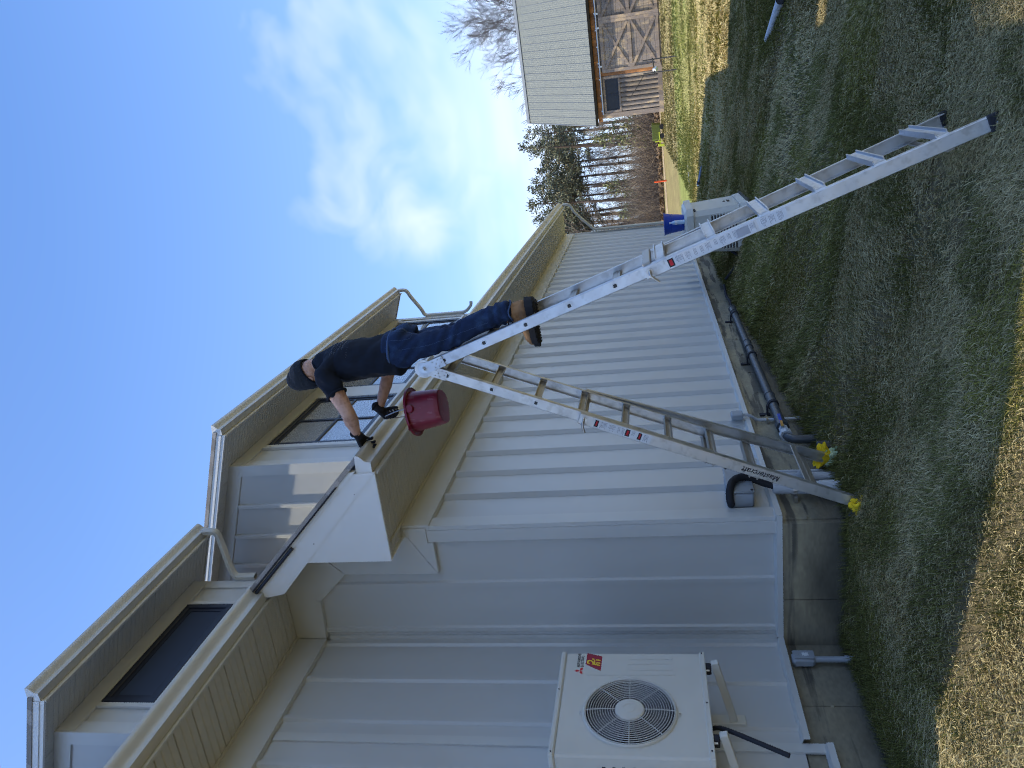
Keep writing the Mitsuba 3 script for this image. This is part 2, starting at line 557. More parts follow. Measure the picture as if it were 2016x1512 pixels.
ZA, ZC = 1.95, 2.985
pa = ply(panel_y(ZB + 0.004, ZA + 0.1), 'siding')
y = YB + 0.10
k = 0
while y < YE - 0.1:
    part(H, 'siding_panel', pa, None, to_world=T().translate([XA, y, 0]))
    y += W
    k += 1
pc = ply(panel_y(ZB + 0.004, ZC + 0.1, 0.056, 0.022, 0.012), 'siding')
for yy in (YB - 0.43, YB - 0.43 - W, YB - 0.43 - 2 * W):
    part(H, 'siding_panel', pc, None, to_world=T().translate([XC, yy - 0.004, 0]))
part(H, 'siding_panel', ply(panel_y(ZB - 0.12, ZC + 0.1, 0.056, 0.022, 0.012), 'siding'), None, to_world=T().translate([XC, YB - 0.438 - 3 * W, 0]))
part(H, 'siding_panel', ply(panel_y(ZB - 0.12, ZC + 0.1, 0.056, 0.022, 0.012), 'siding'), None, to_world=T().translate([XC, YB - 0.438 - 4 * W, 0]))
part(H, 'siding_panel', strip([(0, 0.0), (0, 0.07)], ZB - 0.12, ZC + 0.1, 2), 'siding', to_world=T().translate([XC, 2.80, 0]))
part(H, 'siding_panel', strip([(0, 0.0), (0, 0.44)], ZB + 0.004, ZC + 0.1, 2), 'siding', to_world=T().translate([XC - 0.001, YB - 0.436, 0]))
pb0 = panel_x(ZB + 0.004, 3.3)


def under_roof(m, x):
    return trimesh.intersections.slice_mesh_plane(moved(m, x, YB, 0), [-1, 0, -1], [0, 0, -0.09])


# the step wall: battens at x = -3.276 and -3.67
part(H, 'siding_panel', under_roof(pb0, -2.90), 'siding')
part(H, 'siding_panel', under_roof(pb0, -2.90 - W), 'siding')
part(H, 'siding_panel', under_roof(strip([(-0.09, 0), (0, 0)], ZB + 0.004, 3.3, 2), -3.712), 'siding')
# inside corner trim between step wall and near wall
part(H, 'inside_corner_trim', cat(bx(XC - 0.002, XC + 0.048, YB - 0.013, YB - 0.002, ZB, 2.72), bx(XC + 0.002, XC + 0.014, YB - 0.056, YB - 0.0135, ZB, 2.72)), 'trim')
# near-edge joint strip where the foot of the wall steps down
part(H, 'joint_trim', bx(XC + 0.001, XC + 0.016, 3.855, 3.925, ZB - 0.13, ZC - 0.26), 'trim')
# outside corner board
part(H, 'corner_board', bx(XA + 0.001, XA + 0.036, YB - 0.036, YB + 0.096, ZB - 0.004, 1.735, 0.002), 'trim')
part(H, 'corner_board', bx(XA - 0.098, XA + 0.0, YB - 0.038, YB - 0.001, ZB - 0.003, 1.76, 0.002), 'trim')
# base flashing: a small sloping lip with a dark gap over it


def base_y(x, y0, y1, z):
    return cat(strip([(x + 0.002, z + 0.026), (x + 0.050, z + 0.012), (x + 0.052, z - 0.026), (x + 0.04, z - 0.028)], y0, y1, 1))


part(H, 'base_trim', base_y(XA, YB - 0.05, 9.2, ZB - 0.01), 'trim')
part(H, 'base_trim', base_y(XA + 0.002, 9.2, YE, ZB - 0.011), 'trim')
part(H, 'base_trim', base_y(XC, 3.92, YB - 0.052, ZB - 0.01), 'trim')
part(H, 'base_trim', base_y(XC, Y0, 3.90, ZB - 0.135), 'trim')
sb = strip([(YB - 0.002, ZB + 0.016), (YB - 0.050, ZB + 0.002), (YB - 0.052, ZB - 0.036), (YB - 0.04, ZB - 0.038)], XC + 0.05, XA + 0.05, 0)
part(H, 'base_trim', sb, 'trim')
# dark bodies behind the sheet metal (stop the light)
part(H, 'inner_wall', cat(bx(-9.9, XA - 0.03, YB + 0.03, YE - 0.03, ZB, 2.0), bx(-9.9, XC - 0.03, Y0 + 0.03, YB + 0.03, ZB, 3.0)), 'room_dark')

# frieze boards
part(H, 'frieze_board', bx(XA + 0.001, XA + 0.048, YB - 0.038, YE, 1.735, ZA - 0.001, 0.002), 'trim')
part(H, 'frieze_board', bx(XC + 0.001, XC + 0.048, Y0, YB - 0.049, 2.735, ZC - 0.001, 0.002), 'trim')
Fb = frame([0, YB - 0.001, 0], [1, 0, 0], [0, 0, 1], [0, -1, 0])


def plane_b(poly, th):
    return extrude(poly, th, Fb)


g = 0.0015
part(H, 'frieze_board', plane_b([(-2.776, 1.949), (-2.776, 1.70 + 0.06), (-2.90, 1.76), (-2.90, 1.718), (-3.160, 1.716)], 0.0475), 'trim')
part(H, 'frieze_board', plane_b([(-2.776, 1.953), (-3.163, 1.720), (-3.154, 2.457), (-2.93, 2.68), (-2.776, 2.60)], 0.046), 'trim')
part(H, 'frieze_board', plane_b([(-3.156, 2.461), (-3.393, 2.711), (-3.30, 3.05), (-2.90, 2.72)], 0.0475), 'trim')
part(H, 'frieze_board', plane_b([(-3.397, 2.715), (XC + 0.05, 2.735), (XC + 0.05, 2.984), (-3.31, 2.984)], 0.046), 'trim')

# main roof: 45 degrees; eaves A (low) and C (high) on one slope. Courses step down the slope.
AF, CF = -2.17, -3.175                                    # fascia faces
RIDGE = -6.7


def roof_profile(x_eave, x_ridge, off=0.02, exp=0.102):
    top = []
    x = x_eave
    while x > x_ridge:
        x2 = max(x - exp, x_ridge)
        top.append((x, -x + off))
        top.append((x2, -x2 + off - 0.007 * (x - x2) / exp))
        x = x2
    bot = [(x_ridge, -x_ridge + off - 0.06), (x_eave, -x_eave + off - 0.05)]
    return top + bot


part(H, 'roof', along_y(roof_profile(AF + 0.055, CF + 0.052), 4.553, YE + 0.30), 'shingle')
part(H, 'roof', along_y(roof_profile(CF + 0.05, RIDGE), Y0 - 0.3, YE + 0.30), 'shingle')
back = along_y([(RIDGE - 0.002, -RIDGE + 0.02), (RIDGE - 0.002, -RIDGE - 0.06), (-10.6, 2.72), (-10.6, 2.80)], Y0 - 0.3, YE + 0.3)
part(H, 'roof', back, 'shingle')
part(H, 'ridge_cap', along_y([(RIDGE - 0.16, -RIDGE - 0.12), (RIDGE, -RIDGE + 0.045), (RIDGE + 0.16, -RIDGE - 0.12), (RIDGE, -RIDGE + 0.03)], Y0 - 0.3, YE + 0.3), 'shingle')
# gable walls and the back of the house
gab = [(XC - 0.03, -2.0), (XC - 0.03, 3.0), (-3.6, 3.3), (RIDGE, -RIDGE - 0.07), (-10.0, 3.1), (-10.0, -2.0)]
part(H, 'gable_wall', along_y(gab, Y0, Y0 + 0.04), 'siding')
gab2 = [(XA - 0.02, -2.0), (XA - 0.02, 2.0), (-2.4, 2.3), (RIDGE, -RIDGE - 0.07), (-10.0, 3.1), (-10.0, -2.0)]
part(H, 'gable_wall', along_y(gab2, YE - 0.04, YE), 'siding')
part(H, 'back_wall', bx(-10.0, -9.95, Y0, YE, -2.0, 3.1), 'siding')

# soffits: ribbed panels 0.203 m, grooves every 0.068 m
SP = 0.203


def soffit_panel(w0, w1):
    line = [(0, 0)]
    for j in range(3):
        a = j * SP / 3
        line += [(a + 0.004, 0.0), (a + SP / 3 - 0.012, 0.0), (a + SP / 3 - 0.009, 0.011 if j == 2 else 0.006), (a + SP / 3 - 0.001, 0.011 if j == 2 else 0.006)]
    line.append((SP, 0))
    return strip([(a, b) for a, b in line], w0, w1, 0)


spa = ply(soffit_panel(XA - 0.02, AF - 0.012), 'soffit')
y = 4.62
while y < YE + 0.1:
    part(H, 'soffit_panel', spa, None, to_world=T().translate([0, y, ZA]))
    y += SP
spc = ply(soffit_panel(XC - 0.02, CF - 0.012), 'soffit')
y = Y0 - 0.28
while y < YB - 0.1:
    part(H, 'soffit_panel', spc, None, to_world=T().translate([0, y, ZC]))
    y += SP
part(H, 'soffit_panel', bx(XC, CF - 0.012, y - 0.01, YB - 0.003, ZC - 0.004, ZC + 0.01), 'soffit')
for x0, x1, y0, y1, z in ((XA + 0.049, XA + 0.07, 4.66, YE, ZA), (AF - 0.04, AF - 0.012, 4.62, YE + 0.28, ZA), (XC + 0.049, XC + 0.07, Y0, YB - 0.03, ZC), (CF - 0.04, CF - 0.012, Y0 - 0.28, YB - 0.03, ZC)):
    part(H, 'soffit_channel', bx(x0, x1, y0, y1, z - 0.012, z - 0.001), 'soffit_trim')
# fascias
part(H, 'fascia', bx(AF - 0.012, AF, 4.603, YE + 0.29, ZA - 0.03, 2.185), 'trim')
part(H, 'fascia', bx(CF - 0.012, CF, Y0 - 0.29, 4.60, ZC - 0.03, 3.19), 'trim')

# K-style gutters


def gutter(xf, ztop, y0, y1, name='gutter', d=0.128, h=0.108, key=None):
    """open thin trough in front of the fascia face xf; ogee front"""
    prof = [(0.003, 0.01), (0.003, -h), (d * 0.60, -h), (d * 0.62, -h * 0.74), (d * 0.70, -h * 0.56), (d * 0.86, -h * 0.40), (d * 0.97, -h * 0.24), (d, -h * 0.10), (d, 0.0), (d - 0.012, 0.004), (d - 0.013, -0.008)]
    m = strip([(xf + a, ztop + b) for a, b in prof], y0, y1, 1)
    k = part(H, name, m, 'gutter_metal', smooth=50)
    cap = Polygon([(xf + a, ztop + b) for a, b in prof[:9]])
    c0 = along_y(list(cap.exterior.coords)[:-1], y0 - 0.004, y0 - 0.0005)
    part(H, 'gutter_end_cap', c0, 'white_metal')
    part(H, 'gutter_end_cap', along_y(list(cap.exterior.coords)[:-1], y1 + 0.0005, y1 + 0.004), 'gutter_metal')
    return k


gutter(AF, 2.066, 4.60, YE + 0.28)
gutter(CF, 3.085, Y0 - 0.28, 4.59)

# rake on the step: fascia board, box return, drip edge
YR = 4.60
Fr = frame([0, YR, 0], [1, 0, 0], [0, 0, 1], [0, -1, 0])


def rake_z(x, o):
    return -x + o


xs, xe = AF + 0.004, -3.135
part(H, 'rake_fascia', extrude([(xs, rake_z(xs, -0.055)), (xs, rake_z(xs, -0.225)), (-3.112, rake_z(-3.112, -0.30)), (-3.140, rake_z(-3.14, -0.20)), (-3.140, rake_z(-3.14, -0.055))], 0.024, Fr), 'white_metal')
part(H, 'rake_drip_edge', extrude([(xs + 0.02, rake_z(xs + 0.02, -0.032)), (xs + 0.02, rake_z(xs + 0.02, -0.075)), (-3.14, rake_z(-3.14, -0.075)), (-3.14, rake_z(-3.14, -0.032))], 0.034, Fr), 'white_metal')
part(H, 'box_return', extrude([(AF + 0.006, ZA - 0.012), (-2.857, ZA - 0.012), (-2.857, rake_z(-2.857, -0.224)), (AF + 0.006, rake_z(AF + 0.006, -0.224))], 0.018, Fr), 'white_metal')
part(H, 'box_return', cat(bx(-2.857, -2.845, YR + 0.001, YB - 0.028, ZA - 0.011, 2.62), bx(-2.844, XA, 4.605, YB - 0.03, ZA + 0.012, ZA + 0.02)), 'white_metal')
scr = [moved(trimesh.creation.icosphere(1, 0.004), x, YR - 0.025, rake_z(x, -0.21)) for x in (-2.32, -2.70)]
part(H, 'screw', cat(scr), 'dark_gap')
part(H, 'rake_soffit', extrude([(xs, rake_z(xs, -0.12)), (-3.14, rake_z(-3.14, -0.12)), (-3.14, rake_z(-3.14, -0.105)), (xs, rake_z(xs, -0.105))], -(YB - YR), Fr), 'soffit')
# kick-out of dark flashing lying on the rake where the roofs meet
part(H, 'rake_flashing', cat(bar((-2.25, YR - 0.034, rake_z(-2.25, -0.028)), (-3.12, YR - 0.034, rake_z(-3.12, -0.028)), 0.05, 0.012, up=(0.7, 0, 0.7))), 'dark_gap')
part(H, 'conduit_sleeve', tube([(-2.72, YR - 0.040, 2.655), (-3.15, YR - 0.043, 3.085)], 0.014, 10), 'window_frame')


# ------------------------------------------------------------------ shed dormers
def dormer(xe, ze, y0, y1, slope, xw, yc0, yc1, soffit_w):
    """xe, ze: outer lip of the gutter; y0..y1 its run; xw: front wall; yc0..yc1 the walls' ends"""
    xf = xe - 0.128
    zt = lambda x: ze + 0.01 + slope * (xf - x)           # roof top
    xm = (-(ze + 0.01) - slope * xf) / (1 - slope)         # where it meets the main roof
    slab = [(xf + 0.045, zt(xf + 0.045)), (xm, zt(xm)), (xm, zt(xm) - 0.05), (xf + 0.045, zt(xf + 0.045) - 0.045)]
    part(H, 'dormer_roof', along_y(slab, y0 - 0.02, y1 + 0.02), 'shingle')
    zs = lambda x: ze - 0.125 + slope * (xf - x)           # soffit underside
    # eave soffit, sloping with the roof: ribbed panels
    sp = []
    line = [(0, 0)]
    for j in range(3):
        a = j * SP / 3
        line += [(a + 0.004, 0.0), (a + SP / 3 - 0.012, 0.0), (a + SP / 3 - 0.008, 0.006), (a + SP / 3 - 0.002, 0.006)]
    line.append((SP, 0))
    base = strip(line, 0, 1, 0)
    v = np.array(base.vertices)
    X = xf - 0.012 - v[:, 0] * (xf - 0.012 - xw)
    d = ply(trimesh.Trimesh(np.stack([X, v[:, 1], v[:, 2] + zs(X)], 1), base.faces[:, ::-1], process=False), 'soffit')
    y = y0
    while y < y1 - SP * 0.5:
        part(H, 'dormer_soffit_panel', d, None, to_world=T().translate([0, y, 0]))
        y += SP
    # rake soffits between rake fascia and cheek, both ends
    for a, b in ((y0 + 0.02, yc0), (yc1, y1 - 0.02)):
        n = 9
        for j in range(n):
            p, q = xw - 0.0 - j * 0.17, xw - (j + 1) * 0.17 + 0.006
            part(H, 'dormer_soffit_panel', extrude([(p, zs(p)), (q, zs(q)), (q, zs(q) + 0.006), (p, zs(p) + 0.006)], b - a, frame([0, b, 0], [1, 0, 0], [0, 0, 1], [0, -1, 0])), 'soffit')
    part(H, 'fascia', bx(xf - 0.012, xf, y0 + 0.005, y1 - 0.005, ze - 0.15, ze + 0.02), 'soffit_trim')
    part(H, 'soffit_channel', bx(xf - 0.035, xf - 0.0125, y0 + 0.02, y1 - 0.02, ze - 0.137, ze - 0.127), 'soffit_trim')
    gutter(xf, ze, y0 - 0.002, y1)
    # rake fascias, near and far
    for yy, nm in ((y0, 'rake_fascia'), (y1 - 0.024, 'rake_fascia')):
        M = frame([0, yy + 0.024, 0], [1, 0, 0], [0, 0, 1], [0, -1, 0])
        x9 = xm + 0.1
        part(H, nm, extrude([(xf, zt(xf) - 0.05), (xf, ze - 0.135), (x9, ze - 0.135 + slope * (xf - x9)), (x9, zt(x9) - 0.05)], 0.024, M), 'white_metal')
        M2 = frame([0, yy + (0.0 if yy == y0 else 0.034), 0], [1, 0, 0], [0, 0, 1], [0, -1, 0])
        part(H, 'rake_drip_edge', extrude([(xf, zt(xf) - 0.046), (xf, zt(xf) - 0.105), (x9, zt(x9) - 0.105), (x9, zt(x9) - 0.046)], 0.010, M2), 'white_metal')
    # cheeks (both sides), faced with panels and battens
    for yy, out in ((yc0, -1), (yc1, 1)):
        zr = lambda x: -x - 0.02
        tri = [(xw, zr(xw)), (xw, zs(xw)), (xm, zs(xm)), (xm, zr(xm))]
        M = frame([0, yy, 0], [1, 0, 0], [0, 0, 1], [0, -1, 0])
        if out > 0:
            M = frame([0, yy + 0.02, 0], [1, 0, 0], [0, 0, 1], [0, -1, 0])
        part(H, 'cheek_wall', extrude([(xw, zr(xw)), (xw, zs(xw)), (xm + 0.05, zs(xm + 0.05))], 0.02, M), 'siding')
        o = -0.02 if out < 0 else 0.022
        fw = 0.165
        part(H, 'frieze_board', extrude([(xw - 0.115, zs(xw - 0.115) - 0.002), (xw - 0.115, zs(xw - 0.115) - fw), (xm + 0.4, zs(xm + 0.4) - fw), (xm + 0.4, zs(xm + 0.4) - 0.002)], 0.022, frame([0, yy + o, 0], [1, 0, 0], [0, 0, 1], [0, -1, 0])), 'trim')
        part(H, 'corner_board', extrude([(xw + 0.02, zr(xw) + 0.0), (xw + 0.02, zs(xw) - 0.002), (xw - 0.115, zs(xw - 0.115) - 0.002), (xw - 0.115, zr(xw - 0.115))], 0.024, frame([0, yy + o, 0], [1, 0, 0], [0, 0, 1], [0, -1, 0])), 'trim')
        x = xw - 0.115 - 0.375
        while x > xm + 0.6:
            za, zb_ = zr(x), zs(x) - fw - 0.002
            if zb_ > za + 0.05:
                part(H, 'batten', bx(x - 0.05, x, yy + o - (0.036 if out < 0 else 0.0), yy + o + (0.0 if out < 0 else 0.036), za, zb_, 0.004), 'trim')
            x -= W
    # front wall
    zlo = -xw - 0.04
    part(H, 'dormer_front_wall', bx(xw - 0.03, xw - 0.001, yc0 - 0.02, yc1 + 0.02, zlo, zs(xw) - 0.001), 'siding')
    part(H, 'frieze_board', bx(xw, xw + 0.022, yc0 - 0.041, yc1 + 0.041, zs(xw) - 0.19, zs(xw + 0.022) - 0.002, 0.002), 'trim')
    for a, b in ((yc0 - 0.043, yc0 + 0.085), (yc1 - 0.085, yc1 + 0.043)):
        part(H, 'corner_board', bx(xw + 0.001, xw + 0.02, a, b, zlo, zs(xw) - 0.192, 0.002), 'trim')
    return zs(xw) - 0.19, zlo, xf


def window(xw, y0, y1, z0, z1, cols, rows, casing=True, lip=0.03, mullion=None):
    """a dark-framed window in a wall facing +x"""
    k = part(H, 'window', cat(bx(xw - 0.002, xw + lip, y0, y0 + 0.055, z0, z1, 0.004), bx(xw - 0.002, xw + lip, y1 - 0.055, y1, z0, z1, 0.004),
                              bx(xw - 0.002, xw + lip - 0.001, y0 + 0.055, y1 - 0.055, z1 - 0.055, z1, 0.004), bx(xw - 0.002, xw + lip - 0.001, y0 + 0.055, y1 - 0.055, z0, z0 + 0.055, 0.004)), 'window_frame')
    part(k, 'sash', cat(bx(xw, xw + 0.014, y0 + 0.055, y0 + 0.10, z0 + 0.055, z1 - 0.055), bx(xw, xw + 0.014, y1 - 0.10, y1 - 0.055, z0 + 0.055, z1 - 0.055),
                        bx(xw, xw + 0.013, y0 + 0.1, y1 - 0.1, z1 - 0.095, z1 - 0.055), bx(xw, xw + 0.013, y0 + 0.1, y1 - 0.1, z0 + 0.055, z0 + 0.095)), 'window_frame')
    a, b, c, d = y0 + 0.1, y1 - 0.1, z0 + 0.095, z1 - 0.095
    part(k, 'pane', trimesh.Trimesh([[xw + 0.004, a, c], [xw + 0.004, b, c], [xw + 0.004, b, d], [xw + 0.004, a, d]], [[0, 1, 2], [0, 2, 3]], process=False), 'pane')
    for i in range(1, cols):
        yy = a + (b - a) * i / cols
        part(k, 'muntin', bx(xw + 0.005, xw + 0.02, yy - 0.022, yy + 0.022, c, d, 0.003), 'window_frame')
    for i in range(1, rows):
        zz = c + (d - c) * i / rows
        part(k, 'muntin', bx(xw + 0.0052, xw + 0.019, a, b, zz - 0.018, zz + 0.018, 0.003), 'window_frame')
    part(k, 'room', bx(xw - 0.025, xw - 0.001, y0, y1, z0, z1), 'room_dark')
    return k


# far dormer, over the low wing
ft, fl, fxf = dormer(-2.866, 4.98, 7.49, 14.46, 0.36, -3.50, 7.75, 14.30, 0.5)
window(-3.5, 8.27, 9.90, 3.60, ft - 0.03, 2, 2)
window(-3.5, 10.32, 11.95, 3.60, ft - 0.03, 2, 2)
window(-3.5, 12.37, 13.95, 3.60, ft - 0.03, 2, 2)
for a, b in ((8.18, 8.262), (9.908, 10.312), (11.958, 12.362), (13.958, 14.04)):
    part(H, 'window_casing', bx(-3.499, -3.462, a, b, 3.55, ft - 0.002, 0.003), 'trim')
part(H, 'window_sill', bx(-3.499, -3.44, 8.15, 14.07, 3.552, 3.594, 0.004), 'trim')
# near dormer
nt, nl, nxf = dormer(-3.922, 5.255, 4.49, 7.16, 0.38, -4.53, 4.68, 6.86, 0.48)
kw = window(-4.53, 5.0, 6.45, 4.575, nt - 0.012, 1, 1)
part(kw, 'insect_screen', bx(-4.5245, -4.5235, 5.10, 6.35, 4.67, nt - 0.105), 'window_frame')
scene[kw + '__insect_screen']['bsdf'] = {'type': 'ref', 'id': 'screen_mesh'}
for a, b in ((4.94, 4.992), (6.458, 6.51)):
    part(H, 'window_casing', bx(-4.529, -4.50, a, b, 4.56, nt - 0.002, 0.003), 'trim')
part(H, 'window_sill', bx(-4.529, -4.50, 4.92, 6.53, 4.54, 4.572, 0.004), 'trim')


def downspout(pts, w=0.075, d=0.055, name='downspout'):
    p = bend(pts, 7)
    t = np.gradient(p, axis=0)
    t /= np.linalg.norm(t, axis=1, keepdims=True)
    vs = []
    for q, u in zip(p, t):
        s = unit(np.cross(u, [0.12, 1.0, 0.05]))
        r = np.cross(s, u)
        for a, b in ((-1, -.7), (-.7, -1), (.7, -1), (1, -.7), (1, .7), (.7, 1), (-.7, 1), (-1, .7)):
            vs.append(q + s * a * d / 2 + r * b * w / 2)
    n = 8
    i, j = np.meshgrid(np.arange(len(p) - 1), np.arange(n), indexing='ij')
    q = np.stack([i * n + j, i * n + (j + 1) % n, (i + 1) * n + (j + 1) % n, (i + 1) * n + j], -1).reshape(-1, 4)
    m = trimesh.Trimesh(np.array(vs), np.vstack([q[:, [0, 1, 2]], q[:, [0, 2, 3]]]), process=False)
    return part(H, name, m, 'gutter_metal', smooth=40)


downspout([(-3.98, 7.08, 5.15), (-3.985, 7.085, 5.03), (-4.02, 7.085, 4.985), (-4.12, 7.07, 4.955), (-4.34, 6.97, 4.86), (-4.46, 6.93, 4.79), (-4.475, 6.93, 4.70), (-4.475, 6.93, 4.55)])
downspout([(-2.93, 14.40, 4.87), (-2.93, 14.40, 4.76), (-2.97, 14.40, 4.70), (-3.08, 14.40, 4.64), (-3.32, 14.37, 4.47), (-3.44, 14.36, 4.40), (-3.455, 14.36, 4.25), (-3.455, 14.36, 3.80), (-3.44, 14.36, 3.60), (-3.34, 14.37, 3.48), (-3.26, 14.38, 3.46)])
downspout([(-2.10, 18.50, 1.96), (-2.10, 18.50, 1.84), (-2.15, 18.50, 1.77), (-2.30, 18.47, 1.68), (-2.62, 18.39, 1.36), (-2.70, 18.36, 1.25), (-2.71, 18.36, 1.0), (-2.71, 18.36, -0.9)])
# ------------------------------------------------------------------ the ladder (aluminium, hinged in the middle, each leg telescoping)
HN = np.array([-1.493, 4.718, 1.512])                     # near hinge
AX = np.array([0.0, 1.0, 0.0])                            # rungs run along the wall
FR, FL = np.array([-0.305, 4.404, -1.728]), np.array([-2.684, 4.893, -1.272])
FR = FR + (FR - HN) * 0.0
dR, dL = unit(FR - HN), unit(FL - HN)
RP, IW = 0.305, 0.41                                      # rung pitch, inner width
L = thing('stepladder', 'long aluminium stepladder standing open as an A beside the house wall', 'ladder')


def rail(p0, p1, n_out, w=0.072, d=0.028, lip=0.005):
    """channel rail: the flat web faces n_out, flanges turned in"""
    p0, p1 = np.asarray(p0), np.asarray(p1)
    ln = np.linalg.norm(p1 - p0)
    u = (p1 - p0) / ln
    s = unit(np.cross(n_out, u))                          # across the web
    n = np.cross(u, s)
    prof = Polygon([(-w / 2 + 0.004, 0), (-w / 2, -0.004), (-w / 2, -d), (-w / 2 + lip, -d), (-w / 2 + lip, -lip), (w / 2 - lip, -lip), (w / 2 - lip, -d), (w / 2, -d), (w / 2, -0.004), (w / 2 - 0.004, 0)])
    m = trimesh.creation.extrude_polygon(prof, ln, engine='earcut')
    m.apply_transform(frame(p0, s, n, u))
    return m


def at(d, t, w=0.0):
    return HN + d * t + AX * w


NY = -AX
tR_in, tL_in = 2.02, 1.98                                 # lower ends of the inner section
lockR, lockL = 1.60, 1.10
lenR, lenL = np.linalg.norm(FR - HN), np.linalg.norm(FL - HN)
holes = []
for d, t_in, nm in ((dR, tR_in, 'R'), (dL, tL_in, 'L')):
    part(L, 'inner_rail', rail(at(d, 0.075), at(d, t_in), NY), 'aluminium')
    part(L, 'inner_rail', rail(at(d, 0.075, IW), at(d, t_in, IW), AX), 'aluminium')
    for k in range(7):
        t = 0.158 + k * RP
        c = at(d, t)
        up = unit(np.cross(AX, d)) if nm == 'R' else unit(np.cross(d, AX))
        if up[2] < 0:
            up = -up
        m = cat(bar(c + AX * 0.006, c + AX * (IW - 0.006), 0.050, 0.006, up=up), bar(c + AX * 0.006 + np.cross(AX, up) * 0.022 - up * 0.012, c + AX * (IW - 0.006) + np.cross(AX, up) * 0.022 - up * 0.012, 0.005, 0.022, up=up),
                bar(c + AX * 0.006 - np.cross(AX, up) * 0.022 - up * 0.012, c + AX * (IW - 0.006) - np.cross(AX, up) * 0.022 - up * 0.012, 0.005, 0.022, up=up), bar(c + AX * 0.006, c + AX * (IW - 0.006), 0.014, 0.011, up=up))
        part(L, 'rung', m, 'dull_aluminium')
        if t < (lockR if nm == 'R' else lockL) - 0.05:    # square lock holes in the near rail, rim proud
            r = part(L, 'rung_socket', rotated(bar(c - AX * 0.0008 - d * 0.0, c - AX * 0.003, 0.021, 0.021, up=up, ch=0.002), 0, [1, 0, 0]), 'black_plastic')
            ring = lathe([(0.0135, 0), (0.0172, 0), (0.0172, 0.003), (0.0135, 0.003)], 20)
            s_ = unit(np.cross(d, NY))
            ring.apply_transform(frame(c - AX * 0.0002, s_, np.cross(NY, s_), NY))
            part(L, 'rung_socket_rim', ring, 'steel')
# outer sections: they flare towards the feet
FLARE = 0.645


def out_pt(d, t, ln, side):
    f = (t - (lockR if d is dR else lockL)) / (ln - (lockR if d is dR else lockL))
    return at(d, t) + AX * ((-0.034) if side == 0 else (IW + 0.034 + (FLARE - IW - 0.034) * f))


for d, ln, lk, nm in ((dR, lenR, lockR, 'R'), (dL, lenL, lockL, 'L')):
    e = ln - 0.04
    part(L, 'outer_rail', rail(out_pt(d, lk - 0.03, ln, 0), out_pt(d, e, ln, 0), NY, 0.076, 0.036), 'aluminium')
    part(L, 'outer_rail', rail(out_pt(d, lk - 0.03, ln, 1), out_pt(d, e, ln, 1), AX, 0.076, 0.036), 'aluminium')
    up = unit(np.cross(AX, d))
    if up[2] < 0:
        up = -up
    hang = up if nm == 'R' else -up
    for k in range(5, 11):
        t = 0.158 + k * RP
        if t < lk - 0.05 or t > ln - 0.1 or (nm == 'L' and (k < 6 or k > 7)):
            continue
        a, b = out_pt(d, t, ln, 0), out_pt(d, t, ln, 1)
        # an outer rung stands off the rails on bent ends
        o = up * 0.046
        path = [a + AX * 0.012 + up * 0.036, a + AX * 0.03 + o, b - AX * 0.03 + o, b - AX * 0.012 + up * 0.036]
        m = cat(bar(path[1] - AX * 0.01, path[2] + AX * 0.01, 0.058, 0.007, up=up, ch=0.002), bar(path[1] - d * 0.027, path[2] - d * 0.027, 0.007, 0.034, up=up), bar(path[1] + d * 0.027, path[2] + d * 0.027, 0.007, 0.034, up=up),
                bar(a + AX * 0.002 + up * 0.03, path[1], 0.060, 0.007, up=up), bar(b - AX * 0.002 + up * 0.03, path[2], 0.060, 0.007, up=up))
        part(L, 'rung', m, 'aluminium' if nm == 'R' else 'dull_aluminium')
    # spreader bars at the foot
    if nm == 'L':
        for t, q in ((ln - 0.40, 0.03), (ln - 0.30, -0.03)):
            part(L, 'spreader_bar', bar(out_pt(d, t, ln, 0) + AX * 0.02 - up * q, out_pt(d, t, ln, 1) - AX * 0.02 - up * q, 0.042, 0.012, up=up, ch=0.002), 'dull_aluminium')
    else:
        t = 0.158 + 10 * RP + 0.015
        part(L, 'spreader_bar', bar(out_pt(d, t, ln, 0) + AX * 0.02 - up * 0.045, out_pt(d, t, ln, 1) - AX * 0.02 - up * 0.045, 0.035, 0.008, up=up), 'dull_aluminium')
    # feet
    for side in (0, 1):
        p = out_pt(d, e, ln, side)
        n = NY if side == 0 else AX
        k = part(L, 'foot', cat(bar(p - d * 0.02 + n * 0.003, p + d * 0.045 + n * 0.003, 0.088, 0.044, up=n, ch=0.006), bar(p + d * 0.02 + up * 0.012, p + d * 0.062 + up * 0.012, 0.06, 0.05, up=n, ch=0.012)), 'black_rubber')
        r = moved(trimesh.creation.icosphere(2, 0.007), *(p + d * 0.01 + n * 0.027))
        part(k, 'rivet', r, 'steel')
    # spring lock at the top of the outer rail: a hooked pin through both rails
    for side in (0, 1):
        p = out_pt(d, lk, ln, side)
        n = NY if side == 0 else AX
        q = n * 0.012
        pin = tube(bend([p - n * 0.02, p + q, p + n * 0.032, p + n * 0.045 - up * 0.02 * (1 if nm == 'R' else -1), p + n * 0.043 - up * 0.07 * (1 if nm == 'R' else -1) + d * 0.03], 5), 0.0085, 10)
        k = part(L, 'lock_pin', pin, 'steel', smooth=60)
        part(k, 'washer', cyl(p + n * 0.001, p + n * 0.006, 0.02, 18), 'steel')
    gus = cat(bar(out_pt(d, lk, ln, 0) + AX * 0.034 + up * 0.04, out_pt(d, lk, ln, 1) - AX * 0.034 + up * 0.04, 0.05, 0.03, up=up, ch=0.004))
    part(L, 'lock_bracket', gus, 'dull_aluminium')
